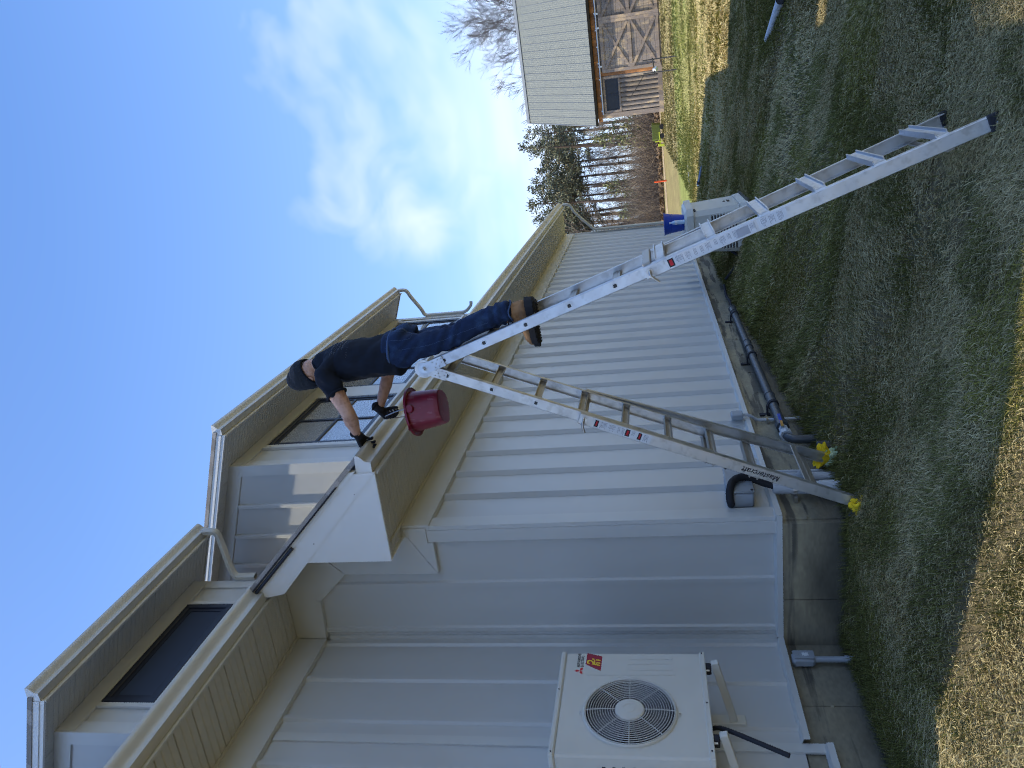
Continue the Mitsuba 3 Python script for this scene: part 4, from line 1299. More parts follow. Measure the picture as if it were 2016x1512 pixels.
BLEN, BDEP, BEAVE = 14.0, 10.0, 3.62
part(BARN, 'wall', cat(bbox(0.03, BLEN, 0.06, BDEP, 0, BEAVE + 0.3)), 'barn_wood')
part(BARN, 'base_beam', bbox(-0.05, BLEN, -0.10, 0.05, -0.15, 0.30), 'barn_beam')
part(BARN, 'corner_post', bbox(-0.04, 0.22, -0.05, 0.2, 0.3, BEAVE - 0.1), 'barn_beam')
rr = random.Random(7)
s = 0.26
i = 0
while s < 2.25:                                            # log slabs standing upright, with gaps
    w = 0.235 + rr.uniform(-0.012, 0.012)
    z1 = 2.42 if s < 2.0 else 3.3
    pr = [(0, 0.06), (0, 0.0), (0.05, -0.055), (w * 0.5, -0.075), (w - 0.05, -0.055), (w, 0.0), (w, 0.06)]
    m = extrude([(a, b) for a, b in pr], z1 - 0.3)
    m.apply_translation([s, 0, 0.3])
    m.apply_transform(BM)
    part(BARN, 'log_slab', m, 'barn_wood', smooth=50)
    s += w + 0.022
    i += 1
part(BARN, 'log_slab', bbox(2.24, 2.5, -0.06, 0.05, 0.3, BEAVE - 0.1, 0.02), 'barn_fresh_wood')
wk = part(BARN, 'window', cat(bbox(0.24, 2.2, -0.075, 0.03, 3.26, 3.36), bbox(0.24, 2.2, -0.085, 0.03, 2.42, 2.52), bbox(0.24, 0.36, -0.075, 0.03, 2.52, 3.26), bbox(2.06, 2.2, -0.075, 0.03, 2.52, 3.26)), 'barn_beam')
part(wk, 'frame', cat(bbox(0.36, 0.42, -0.05, 0.02, 2.52, 3.26), bbox(2.0, 2.06, -0.05, 0.02, 2.52, 3.26), bbox(1.18, 1.25, -0.05, 0.02, 2.52, 3.26), bbox(0.42, 2.0, -0.05, 0.02, 3.2, 3.26), bbox(0.42, 2.0, -0.05, 0.02, 2.52, 2.58)), 'window_frame')
part(wk, 'pane', bbox(0.42, 2.0, -0.02, 0.0, 2.58, 3.2), 'appliance_dark')
# sliding doors with two crosses each
for dk, s0 in enumerate((2.42, 5.12)):
    DW, DH = 2.68, 3.34
    D = part(BARN, 'sliding_door', bbox(s0, s0 + DW, -0.12, -0.10, 0.1, DH), 'dark_gap')
    n = 13
    for j in range(n):                                     # boards
        a = 0.1 + (DH - 0.1) * j / n
        part(D, 'board', bbox(s0 + 0.02, s0 + DW - 0.02, -0.152 - rr.uniform(0, 0.012), -0.121, a + 0.006, a + (DH - 0.1) / n - 0.006), 'barn_wood')
    t0 = -0.165
    fr = [(s0 + 0.08, 0.1, s0 + 0.08, DH), (s0 + DW - 0.08, 0.1, s0 + DW - 0.08, DH)]
    for q in fr:
        part(D, 'stile', bbar(*q, 0.17, t0, 0.055), 'barn_beam')
    for z in (0.22, 1.72, DH - 0.09):
        part(D, 'rail', bbar(s0 + 0.166, z, s0 + DW - 0.166, z, 0.17, t0, 0.054), 'barn_beam')
    for za, zb in ((0.31, 1.63), (1.81, DH - 0.18)):
        part(D, 'brace', bbar(s0 + 0.18, za, s0 + DW - 0.18, zb, 0.13, t0 + 0.005, 0.045), 'barn_beam')
        part(D, 'brace', bbar(s0 + 0.18, zb, s0 + DW - 0.18, za, 0.13, t0 - 0.041, 0.035), 'barn_beam')
    for q in (0.35, DW - 0.35):
        part(D, 'hanger', cat(bbox(s0 + q - 0.05, s0 + q + 0.05, -0.26, -0.16, DH - 0.02, DH + 0.2, 0.02)), 'galvanised')
part(BARN, 'door_track', tube([bp(0.2, -0.24, DH + 0.13), bp(BLEN, -0.24, DH + 0.13)], 0.042, 10), 'galvanised')
for q in np.arange(0.4, 9.0, 0.85):
    part(BARN, 'track_bracket', bbox(q - 0.03, q + 0.03, -0.25, -0.02, DH + 0.10, DH + 0.22), 'galvanised')
part(BARN, 'header_beam', bbox(-0.2, BLEN, -0.10, 0.05, DH + 0.2, BEAVE + 0.14), 'barn_fresh_wood')
# roof: dark eave edge, ribbed metal sheets
RE, RT = (-0.55, 3.93), (5.0, 8.55)
Rn = unit((-(RT[1] - RE[1]), 0, RT[0] - RE[0]))
sl = math.hypot(RT[0] - RE[0], RT[1] - RE[1])
u_ = unit(EN * (RT[0] - RE[0]) + np.array([0, 0, RT[1] - RE[1]]))
nn = np.cross(E1, u_)
MR = frame(bp(-0.32, RE[0], RE[1]), E1, u_, nn)
m = bx(0, BLEN, 0, sl, -0.10, 0)
m.apply_transform(MR)
part(BARN, 'roof_deck', m, 'dark_gap')
shd = []
W2 = 0.423
pf = [(0, 0.001)]
for j in range(3):
    a = W2 * (j + 1) / 4
    pf += [(a - 0.02, 0.001), (a, 0.010), (a + 0.02, 0.001)]
pf.append((W2, 0.001))
sh = strip([(a, b + 0.001) for a, b in pf], -0.02, sl, 1)
rib = extrude([(0, 0), (0.006, 0.035), (0.022, 0.035), (0.028, 0)], sl + 0.02)
rv = np.array(rib.vertices)
rib = trimesh.Trimesh(np.stack([rv[:, 0], rv[:, 2] - 0.02, rv[:, 1]], 1), rib.faces[:, ::-1], process=False)
sh_d, rb_d = None, None
for i in range(int(BLEN / W2)):
    for nm, mm, mt in (('roof_sheet', sh, 'barn_roof_metal'), ('roof_rib', rib, 'barn_seam_metal')):
        q = mm.copy()
        q.apply_translation([i * W2 - (0.014 if nm == 'roof_rib' else 0), 0, 0])
        q.apply_transform(MR)
        part(BARN, nm, q, mt)
m = bx(-0.02, BLEN, sl - 0.25, sl + 0.06, 0.038, 0.06)
m.apply_transform(MR)
part(BARN, 'ridge_cap', m, 'barn_seam_metal')
m = cat(bx(-0.03, -0.002, -0.02, sl, -0.16, 0.04))
m.apply_transform(MR)
part(BARN, 'barge_flashing', m, 'barn_seam_metal')
m = bx(-0.02, BLEN, -0.035, -0.021, -0.17, 0.0)
m.apply_transform(MR)
part(BARN, 'eave_trim', m, 'window_frame')
bk2 = extrude([(RT[0], RT[1]), (RT[0], RT[1] - 0.12), (10.5, 3.7), (10.5, 3.82)], BLEN)
v = np.array(bk2.vertices)
bk2 = trimesh.Trimesh(np.stack([v[:, 2] - 0.32, v[:, 0], v[:, 1]], 1), bk2.faces, process=False)
bk2.apply_transform(BM)
part(BARN, 'roof_back', bk2, 'barn_roof_metal')
gw = extrude([(0.07, 0), (0.07, 3.8), (5.0, 8.35), (9.95, 3.8), (9.95, 0)], 0.1)
v = np.array(gw.vertices)
gw = trimesh.Trimesh(np.stack([v[:, 2] - 0.02, v[:, 0], v[:, 1]], 1), gw.faces, process=False)
gw.apply_transform(BM)
part(BARN, 'gable_wall', gw, 'barn_wood')
# an iron stand in front of the barn door
st = thing('iron_stand', 'thin dark iron stand on two legs in front of the barn door', 'stand')
q = lay([(0.80, 29.0), (1.22, 29.0)], 0)
for i in (0, 1):
    part(st, 'leg', tube([q[i] - np.array([0, 0, 0.1]), np.array(q[i]) + [0, 0.3, 1.12]], 0.022, 8), 'dark_iron')
part(st, 'crossbar', tube([np.array(q[0]) + [-0.05, 0.2, 0.75], np.array(q[1]) + [0.05, 0.2, 0.80]], 0.02, 8), 'dark_iron')
part(st, 'hook', tube(bend([np.array(q[0]) + [0, 0.3, 1.1], np.array(q[0]) + [-0.3, 0.3, 1.3], np.array(q[0]) + [-0.7, 0.3, 1.62]], 4), 0.012, 6), 'dark_iron')
part(st, 'chain_bundle', moved(wrinkle(trimesh.creation.icosphere(2, 0.09), 0.1, 14), (q[0][0] + q[1][0]) / 2 - 0.1, q[0][1] + 0.25, q[0][2] + 0.72), 'galvanised')
# green and yellow garden cart by the barn corner
ct = thing('garden_cart', 'small green and yellow cart parked at the barn corner', 'cart')
c = np.array([-2.1, 51.0, -1.25])
part(ct, 'tub', moved(taper(-0.35, 0.6, -0.5, 0.5, 0.25, 0.75, -0.06, 0.1), *c), 'machine_green')
part(ct, 'frame_bar', cat(bar(c + [-0.75, -0.55, 0.30], c + [0.1, -0.55, 0.34], 0.05, 0.06), bar(c + [-0.45, -0.56, 0.15], c + [-0.45, -0.56, 0.62], 0.06, 0.06)), 'machine_yellow')
part(ct, 'panel', moved(bx(-0.75, -0.62, -0.6, 0.0, 0.05, 0.42), *c), 'machine_yellow')
for x in (-0.15, 0.4):
    part(ct, 'wheel', cyl(c + [x, -0.56, 0.15], c + [x, -0.46, 0.15], 0.16, 16), 'black_rubber')
single('marker_stake', tube([(-5.1, 52.5, -1.3), (-5.12, 52.5, -0.45)], 0.055, 8), 'stake_orange', 'orange marker stake beside the dirt track', 'stake')

# ------------------------------------------------------------------ trees


class Tubes:
    """collects many thin tapered three- to six-sided segments"""

    def __init__(self):
        self.a, self.b, self.ra, self.rb = [], [], [], []

    def add(self, a, b, ra, rb):
        self.a.append(a); self.b.append(b); self.ra.append(ra); self.rb.append(rb)

    def mesh(self, n=4):
        a, b = np.array(self.a, float), np.array(self.b, float)
        ra, rb = np.array(self.ra), np.array(self.rb)
        t = b - a
        t /= np.linalg.norm(t, axis=1, keepdims=True) + 1e-9
        ref = np.where(np.abs(t[:, 2:]) < 0.9, [[0, 0, 1.0]], [[1.0, 0, 0]])
        s = np.cross(t, ref)
        s /= np.linalg.norm(s, axis=1, keepdims=True)
        w = np.cross(t, s)
        ang = np.arange(n) * 2 * np.pi / n
        o = np.cos(ang)[None, :, None] * s[:, None] + np.sin(ang)[None, :, None] * w[:, None]
        v = np.concatenate([a[:, None] + o * ra[:, None, None], b[:, None] + o * rb[:, None, None]], 1)
        k = np.arange(n)
        f = np.vstack([np.stack([k, (k + 1) % n, (k + 1) % n + n], 1), np.stack([k, (k + 1) % n + n, k + n], 1)])
        F = (f[None] + (np.arange(len(a)) * 2 * n)[:, None, None]).reshape(-1, 3)
        return trimesh.Trimesh(v.reshape(-1, 3), F, process=False)


def grow(T_, rng, p, d, length, r, depth, minr, spread=0.55, gravity=0.0, twigs=None, split=(2, 3), side=0.75):
    steps = 4 if depth > 1 else 3
    sl_ = length / steps
    for k in range(steps):
        d = unit(d + rng.normal(0, 0.13, 3) + np.array([0, 0, gravity]))
        q = p + d * sl_
        r2 = r * 0.90
        (T_ if r > minr * 2.2 or twigs is None else twigs).add(p, q, r, r2)
        p, r = q, r2
        if depth > 0 and k >= 1 and rng.random() < side:
            s = unit(np.cross(d, rng.normal(0, 1, 3)))
            nd = unit(d + s * spread * rng.uniform(0.8, 1.5))
            grow(T_, rng, p, nd, length * rng.uniform(0.5, 0.8), max(r * rng.uniform(0.42, 0.65), minr), depth - 1, minr, spread, gravity, twigs, split, side)
    if depth > 0:
        for _ in range(rng.integers(split[0], split[1] + 1)):
            s = unit(np.cross(d, rng.normal(0, 1, 3)))
            nd = unit(d + s * spread * rng.uniform(0.5, 1.1))
            grow(T_, rng, p, nd, length * rng.uniform(0.62, 0.86), max(r * rng.uniform(0.55, 0.8), minr), depth - 1, minr, spread, gravity, twigs, split, side)


def bare_tree(base, h, r, seed, label, depth=5, spread=0.6, group=None, name='bare_tree', light=False, lean=(0, 0, 0), minr=0.012, side=0.75):
    rg = np.random.default_rng(seed)
    tr, tw = Tubes(), Tubes()
    p = np.array(base, float)
    d = unit(np.array([0, 0, 1.0]) + np.array(lean))
    trunk = h * 0.30
    for k in range(5):
        d = unit(d + rg.normal(0, 0.03, 3))
        q = p + d * trunk / 5
        tr.add(p, q, r, r * 0.94)
        p, r = q, r * 0.94
    for j in range(4):
        a = j * 1.6 + rg.uniform(0, 1)
        nd = unit(np.array([math.cos(a) * 0.55, math.sin(a) * 0.55, 1.0]))
        grow(tr, rg, p - np.array([0, 0, trunk * 0.12 * j]), nd, h * 0.245, r * 0.66, depth, minr, spread, 0.03, tw, side=side)
    k = thing(name, label, 'tree', group)
    part(k, 'trunk', tr.mesh(6), 'bark')
    part(k, 'crown', tw.mesh(3), 'twig_light' if light else ('bark' if depth > 4 else 'twig'))
    return k


bare_tree((9.3, 68.0, -1.3), 15.0, 0.40, 14, 'tall bare tree whose upper limbs spread above the barn roof', 5, 0.55, minr=0.015, side=0.42)
bare_tree((5.6, 70.0, -1.3), 11.0, 0.22, 8, 'smaller bare tree showing beside the taller one, over the barn roof', 5, 0.55, minr=0.015, side=0.42)

TUFT = None


def pine(base, h, seed, label, crown0=0.55, rad=2.6, lean=(0, 0, 0), dens=1.0, tint=(1, 1, 1)):
    rg = np.random.default_rng(seed)
    tr = Tubes()
    p = np.array(base, float)
    d = unit(np.array([0, 0, 1.0]) + np.array(lean))
    n = 10
    r0 = 0.012 * h + 0.03
    axis = [p.copy()]
    for k in range(n):
        d = unit(d + rg.normal(0, 0.012, 3))
        q = p + d * h / n
        tr.add(p, q, r0 * (1 - k / n) + 0.03, r0 * (1 - (k + 1) / n) + 0.02)
        p = q
        axis.append(p.copy())
    axis = np.array(axis)
    on = lambda f: axis[int(min(f * n, n - 1))] * (1 - (f * n) % 1) + axis[min(int(f * n) + 1, n)] * ((f * n) % 1)
    vs, fs, cs = [], [], []
    def tuft(c, m, size):
        for _ in range(m):
            o = unit(rg.normal(0, 1, 3) + [0, 0, 0.5])
            c2 = c + rg.normal(0, size * 0.55, 3)
            s = unit(np.cross(o, rg.normal(0, 1, 3)))
            L_ = size * rg.uniform(0.5, 1.1)
            k = len(vs)
            vs.extend([c2 - s * 0.035, c2 + s * 0.035, c2 + o * L_ + s * 0.02, c2 + o * L_ * 0.6 + s * 0.10])
            fs.extend([[k, k + 1, k + 2], [k + 1, k + 3, k + 2]])
            g = rg.uniform(0.7, 1.3)
            base_c = np.array([0.15, 0.165, 0.115]) if rg.random() > 0.22 else np.array([0.22, 0.20, 0.13])
            cs.extend([base_c * g * np.array(tint)] * 4)
    nb = int(34 * dens)
    for i in range(nb):
        f = crown0 + (1 - crown0) * (i + 0.5) / nb
        c = on(min(f, 0.995))
        a = rg.uniform(0, 6.283)
        ln = rad * (1.05 - ((f - crown0) / (1 - crown0)) ** 1.3) * rg.uniform(0.45, 1.1) + 0.25
        dirn = np.array([math.cos(a), math.sin(a), rg.uniform(0.0, 0.45)])
        e = c + dirn * ln
        tr.add(c, e, 0.035, 0.012)
        for j in range(max(2, int(ln * 2.6))):
            tuft(c + dirn * ln * (0.3 + 0.7 * (j + rg.random()) / max(2, int(ln * 2.6))), 11, 0.30)
    for i in range(int(16 * dens)):                        # dead lower branches
        c = on(rg.uniform(min(0.15, crown0 * 0.5), crown0))
        a = rg.uniform(0, 6.283)
        tr.add(c, c + np.array([math.cos(a), math.sin(a), rg.uniform(-0.3, 0.2)]) * rg.uniform(0.5, 1.8), 0.022, 0.008)
    k = thing('pine_tree', label, 'tree', 'pines at the edge of the wood' if 7 < h < 18 else None)
    part(k, 'trunk', tr.mesh(5), 'pine_bark')
    part(k, 'crown', trimesh.Trimesh(np.array(vs), np.array(fs), process=False), 'leafy', color=np.array(cs))


rt = np.random.default_rng(21)
ORD = ['first', 'second', 'third', 'fourth', 'fifth', 'sixth', 'seventh', 'eighth', 'ninth', 'tenth', 'eleventh', 'twelfth', 'thirteenth', 'fourteenth', 'fifteenth', 'sixteenth', 'seventeenth', 'eighteenth']
for i in range(16):
    y = 76 + rt.uniform(-4, 8)
    az_ = -0.030 - 0.0105 * i + rt.uniform(-0.003, 0.003)
    pine((az_ * y, y, -1.3), (11.6 + rt.uniform(-1.3, 1.2)) * y / 76, 100 + i, f'{ORD[i]} tall bare-stemmed pine from the barn along the front of the wood', crown0=rt.uniform(0.52, 0.70), rad=2.7, lean=(rt.uniform(-0.03, 0.05), 0, 0), dens=1.1)
PINE_L = 'pine standing far back in the wood, seen only between the front trunks'
pine((-12.2, 1.3, -1.3), 20.8, 77, 'tall pine behind the house near its close end, shading the near lawn', crown0=0.80, rad=2.4, dens=2.6)
for i in range(16):
    y = 92 + rt.uniform(0, 22)
    x = rt.uniform(-27, -1)
    pine((x * 1.0, y, -1.3), (11.0 + rt.uniform(-2, 1.2)) * y / 80, 200 + i, PINE_L, crown0=rt.uniform(0.55, 0.75), rad=2.6, dens=0.8, tint=(0.95, 1.0, 1.05))
for i, (x, y, h, lb) in enumerate([(-6.8, 69, 4.6, 'second'), (-2.3, 66, 5.2, 'nearest'), (-9.2, 70, 3.6, 'third'), (-12.2, 72, 6.2, 'farthest')]):
    pine((x, y, -1.3), h, 300 + i, f'young pale green pine low in the brush, {lb} of four from the barn', crown0=0.12, rad=1.5, dens=0.9, tint=(1.35, 1.35, 1.0))
ORD += ['nineteenth', 'twentieth', 'twenty-first', 'twenty-second', 'twenty-third', 'twenty-fourth']
spots = [(lambda y: (rt.uniform(-19, -1.0), y))(70 + rt.uniform(-3, 14)) for _ in range(24)]
for i, (x, y) in enumerate(sorted(spots, key=lambda q: -q[0] / q[1])):
    bare_tree((x, y, -1.3), rt.uniform(5.0, 10.5), 0.06 + 0.04 * rt.random(), 400 + i, f'thin leafless sapling in the thicket before the pines, {ORD[i]} counting from the barn', 3, 0.5, 'saplings in the thicket', 'sapling', light=i % 2 == 0)

# thicket of sticks along the wood's edge: too many to count
th_, tl_ = Tubes(), Tubes()
rg = np.random.default_rng(9)
for i in range(11000):
    y = 63.5 + abs(rg.normal(0, 1)) * 6 + max(0, -0.0)
    x = rg.uniform(-24, 4.5) * y / 66
    h = rg.uniform(0.8, 3.4) * (0.55 + 0.9 * float(nnoise(np.array([x * 0.35, y * 0.2, 0.5]))))
    p = np.array([x, y, -1.35])
    d = unit(rg.normal(0, 0.28, 3) + [0, 0, 1])
    Tt = tl_ if rg.random() < 0.42 else th_
    for k in range(3):
        d = unit(d + rg.normal(0, 0.22, 3))
        q = p + d * h / 3
        Tt.add(p, q, 0.016 - 0.004 * k, 0.012 - 0.004 * k)
        if rg.random() < 0.6:
            e = unit(d + rg.normal(0, 0.6, 3))
            Tt.add(q, q + e * h * 0.3, 0.008, 0.004)
        p = q
labels['thicket'] = {'label': 'thicket of brown leafless brush along the foot of the wood', 'category': 'brush', 'kind': 'stuff'}
scene['thicket__brown'] = ply(th_.mesh(3), 'twig')
scene['thicket__tan'] = ply(tl_.mesh(3), 'twig_light')
labels['thicket__brown'] = {'kind': 'stuff'}
labels['thicket__tan'] = {'kind': 'stuff'}
# fallen leaves on the bank under the thicket
n = 5000
x, y = rg.uniform(-22, 4, n), 61.5 + rg.gamma(1.5, 2.2, n)
c = np.stack([x, y, -1.25 + rg.uniform(0, 0.35, n)], 1)
a, b = rg.normal(0, 1, (n, 3)), rg.normal(0, 1, (n, 3))
a *= 0.16 / np.linalg.norm(a, axis=1, keepdims=True)
b *= 0.13 / np.linalg.norm(b, axis=1, keepdims=True)
v = np.stack([c - a, c + b, c + a, c - b], 1).reshape(-1, 3)
i4 = np.arange(n)[:, None] * 4
f = np.vstack([i4 + [0, 1, 2], i4 + [0, 2, 3]])
labels['leaf_litter'] = {'label': 'rust brown fallen leaves under the brush at the wood edge', 'category': 'leaves', 'kind': 'stuff'}
scene['leaf_litter'] = ply(trimesh.Trimesh(v, f, process=False), 'dead_leaf')
# ------------------------------------------------------------------ the ground sheet and the grass on it


def lawn_colour(x, y):
    """(straw, green, moss, bare) weights in numpy; the ground's own colours follow the same fields"""
    p = np.stack([np.asarray(x, float), np.asarray(y, float), np.zeros_like(np.asarray(x, float))], -1)
    a = nfbm(p * 0.55 + 3, 4, 1)
    b = nfbm(p * 1.9 + 8, 4, 2)
    return a, b


gx = np.unique(np.concatenate([np.arange(-4.2, 4, 0.12), np.arange(4, 14, 0.5), np.arange(14, 60, 3), np.arange(60, 700, 40), -np.arange(4.2, 14, 0.6), -np.arange(14, 60, 3), -np.arange(60, 700, 40)]))
gy = np.unique(np.concatenate([np.arange(-3, 16, 0.12), np.arange(16, 40, 0.5), np.arange(40, 90, 2), np.arange(90, 900, 40), -np.arange(3, 20, 2), -np.arange(20, 300, 40)]))
GXX, GYY = np.meshgrid(gx, gy, indexing='ij')
GZ = gz(GXX, GYY)
v = np.stack([GXX, GYY, GZ], -1).reshape(-1, 3)
i, j = np.meshgrid(np.arange(len(gx) - 1), np.arange(len(gy) - 1), indexing='ij')
q = np.stack([i * len(gy) + j, (i + 1) * len(gy) + j, (i + 1) * len(gy) + j + 1, i * len(gy) + j + 1], -1).reshape(-1, 4)


def ground_fn(p, n, uv):
    a = fbm(p.x * 0.55, p.y * 0.55, 3.0, 4)
    b = fbm(p.x * 3.1, p.y * 3.1, 1.0, 4)
    c = fbm(p.x * 24, p.y * 24, 2.0, 3)
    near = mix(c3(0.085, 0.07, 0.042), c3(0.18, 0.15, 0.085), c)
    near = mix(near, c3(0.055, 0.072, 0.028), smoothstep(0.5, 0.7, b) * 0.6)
    straw = mix(c3(0.34, 0.28, 0.13), c3(0.42, 0.35, 0.18), c)
    green = mix(c3(0.15, 0.19, 0.055), c3(0.24, 0.245, 0.095), c)
    tan = mix(c3(0.255, 0.20, 0.115), c3(0.185, 0.175, 0.075), b)
    wob = (fbm(p.x * 0.22, p.y * 0.22, 5.0, 3) - 0.5) * 5.0
    yy = p.y + wob
    f = mix(straw, green, smoothstep(21.0, 24.0, yy))
    f = mix(f, tan, smoothstep(29.0, 33.0, yy))
    f = f * (0.55 + 0.5 * b + 0.45 * fbm(p.x * 2.2, p.y * 0.9, 7.0, 4))
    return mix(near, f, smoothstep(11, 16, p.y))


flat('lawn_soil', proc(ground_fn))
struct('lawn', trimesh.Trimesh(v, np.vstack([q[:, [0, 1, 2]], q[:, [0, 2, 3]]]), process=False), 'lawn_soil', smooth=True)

# dirt track in front of the wood
tp = bend([(9, 60.5), (2.0, 60.5), (-3.0, 59.5), (-7.5, 55.5), (-12, 49.5), (-18, 43), (-28, 36)], 8)
td = np.gradient(tp, axis=0)
td /= np.linalg.norm(td, axis=1, keepdims=True)
tn = np.stack([-td[:, 1], td[:, 0]], 1)
rows = []
for o in (-1.9, -1.2, -0.5, 0.5, 1.2, 1.9):
    e = tp + tn * (o + (0.25 * np.sin(np.arange(len(tp)) * 1.7)[:, None] if abs(o) > 1.5 else 0))
    rows.append(np.stack([e[:, 0], e[:, 1], gz(e[:, 0], e[:, 1]) + 0.012 + (0.03 if abs(o) < 0.6 else 0.0)], 1))
rows = np.array(rows)
n0, n1 = rows.shape[:2]
i, j = np.meshgrid(np.arange(n0 - 1), np.arange(n1 - 1), indexing='ij')
qq = np.stack([i * n1 + j, i * n1 + j + 1, (i + 1) * n1 + j + 1, (i + 1) * n1 + j], -1).reshape(-1, 4)


def track_fn(p, n, uv):
    a = fbm(p.x * 1.2, p.y * 1.2, 0.0, 4)
    return mix(c3(0.36, 0.29, 0.20), c3(0.25, 0.20, 0.125), smoothstep(0.4, 0.7, a))


flat('track_dirt', proc(track_fn))
struct('dirt_track', trimesh.Trimesh(rows.reshape(-1, 3), np.vstack([qq[:, [0, 1, 2]], qq[:, [0, 2, 3]]]), process=False), 'track_dirt')

# grass: dormant straw blades combed over, green tufts between them
gr = np.random.default_rng(77)


def blades(n, xr, yr, length, width, seed, keep=None, near=True):
    r = np.random.default_rng(seed)
    x, y = r.uniform(*xr, n), r.uniform(*yr, n)
    ok = ~((x < XA + 0.01) & (y > YB - 0.05)) & ~(x < XC + 0.02)
    ang = np.abs(np.arctan2(x + 0.32 * y * 0 - 0.0, y) + 0.34)
    ok &= ang < 0.66                                       # a little more than the picture's width
    if keep is not None:
        ok &= keep(x, y, r)
    x, y = x[ok], y[ok]
    P = np.stack([x, y, x * 0], 1)
    a = nfbm(P * 0.8 + 3, 4, 1)
    b = nfbm(P * 2.3 + 8, 4, 2)
    bare = nfbm(P * 1.25 + 15, 4, 6)
    edge = np.where(y > 4.85, x - XA, x - XC)
    ok = r.random(len(x)) > np.maximum(sst(0.54, 0.68, bare) * 0.72, np.exp(-np.maximum(edge, 0) / 0.10) * 0.9)
    x, y, a, b, bare = x[ok], y[ok], a[ok], b[ok], bare[ok]
    n = len(x)
    P = np.stack([x, y, gz(x, y) - 0.004], 1)
    wall = np.exp(-np.maximum(x - XA, 0) / 0.35) * (y > 4.8) + np.exp(-np.maximum(x - XC, 0) / 0.35) * (y <= 4.8)
    green = np.clip(sst(0.46, 0.66, b) * 0.45 + wall * 0.6 + 0.12, 0, 1)
    kind = r.random(n)
    is_g = kind < green
    is_moss = (~is_g) & (r.random(n) < sst(0.55, 0.66, a) * 0.55)
    comb = nfbm(np.stack([x * 0.5, y * 0.5, x * 0 + 4], 1), 3, 3) * 9.0 + r.normal(0, 0.75, n)
    lean = np.where(is_g, r.uniform(0.1, 0.9, n), r.uniform(0.9, 3.2, n))
    L_ = length * r.uniform(0.5, 1.25, n) * np.where(is_g, 0.75, 1.0) * (1 + 0.6 * wall)
    d1 = np.stack([np.cos(comb) * lean * 0.5, np.sin(comb) * lean * 0.5, np.ones(n)], 1)
    d1 /= np.linalg.norm(d1, axis=1, keepdims=True)
    d2 = np.stack([np.cos(comb + 0.5 * r.normal(0, 1, n)) * lean, np.sin(comb) * lean, np.ones(n) * np.where(is_g, 0.9, r.uniform(-0.25, 0.6, n))], 1)
    d2 /= np.linalg.norm(d2, axis=1, keepdims=True)
    w = width * r.uniform(0.6, 1.3, n)
    sd = np.stack([-np.sin(comb + r.normal(0, 0.8, n)), np.cos(comb), r.normal(0, 0.35, n)], 1)
    sd /= np.linalg.norm(sd, axis=1, keepdims=True)
    m = P + d1 * (L_ * 0.5)[:, None]
    t = m + d2 * (L_ * 0.6)[:, None]
    t[:, 2] = np.maximum(t[:, 2], P[:, 2] + 0.006)
    V = np.stack([P - sd * (w / 2)[:, None], P + sd * (w / 2)[:, None], m + sd * (w / 2)[:, None], m - sd * (w / 2)[:, None], t], 1)
    k = np.arange(n)[:, None] * 5
    F = np.concatenate([k + [0, 1, 2], k + [0, 2, 3], k + [3, 2, 4]], 0)
    straw = np.array([0.47, 0.40, 0.215]) * r.uniform(0.65, 1.25, n)[:, None] * np.where(r.random(n)[:, None] < 0.3, np.array([[0.80, 0.74, 0.66]]), 1.0)
    grn = np.array([0.125, 0.125, 0.040]) * r.uniform(0.6, 1.5, n)[:, None]
    moss = np.array([0.21, 0.195, 0.045]) * r.uniform(0.7, 1.2, n)[:, None]
    col = np.where(is_g[:, None], grn, np.where(is_moss[:, None], moss, straw))
    C = np.repeat(col[:, None], 5, 1)
    return V.reshape(-1, 3), F, C.reshape(-1, 3)


sets = [blades(430000, (-3.9, 1.6), (1.3, 5.0), 0.060, 0.0034, 1), blades(330000, (-3.9, 2.6), (5.0, 9.0), 0.065, 0.0052, 2),
        blades(230000, (-2.9, 3.2), (9.0, 16.0), 0.075, 0.0090, 3), blades(120000, (-7.0, 5.0), (16.0, 27.0), 0.085, 0.018, 4, keep=lambda x, y, r: (x > -2.78) | (y > 18.4)),
        blades(70000, (-14.0, 8.0), (27.0, 58.0), 0.10, 0.045, 5)]
vs, fs, cs, o = [], [], [], 0
for V, F, C in sets:
    vs.append(V); fs.append(F + o); cs.append(C)
    o += len(V)
far = np.concatenate(vs)[:, 1] > 14
C = np.concatenate(cs)
Y = np.concatenate(vs)[:, 1]
zone = sst(18, 24, Y)[:, None]
zone2 = sst(29, 34, Y)[:, None]
C = C * (1 - zone) + zone * (1 - zone2) * (C * 0.45 + 0.55 * np.array([0.22, 0.25, 0.085])) + zone * zone2 * (C * 0.6 + 0.4 * np.array([0.22, 0.19, 0.10]))
labels['grass'] = {'label': 'short dormant lawn grass, straw coloured with green tufts', 'category': 'grass', 'kind': 'stuff'}
scene['grass'] = ply(trimesh.Trimesh(np.concatenate(vs), np.concatenate(fs), process=False), 'leafy', color=C)
# ------------------------------------------------------------------ the person on the ladder
MAN = thing('person', 'person in dark T-shirt, jeans and knit cap standing on the ladder, leaning over the gutter', 'person')
V3 = lambda *a: np.array(a, float)
ankL, ankR = V3(-1.175, 4.775, 0.90), V3(-1.235, 4.965, 0.91)
kneeL, kneeR = V3(-1.305, 4.775, 1.30), V3(-1.335, 4.975, 1.31)
hipL, hipR = V3(-1.405, 4.795, 1.70), V3(-1.425, 4.985, 1.71)
pel = V3(-1.395, 4.89, 1.76)
waist = V3(-1.435, 4.89, 1.90)
chest = V3(-1.455, 4.90, 2.10)
neck0 = V3(-1.450, 4.925, 2.275)
head = V3(-1.542, 4.935, 2.402)
shL, shR = V3(-1.500, 4.72, 2.205), V3(-1.525, 5.09, 2.225)
elL, elR = V3(-1.725, 4.595, 2.045), V3(-1.645, 5.17, 1.925)
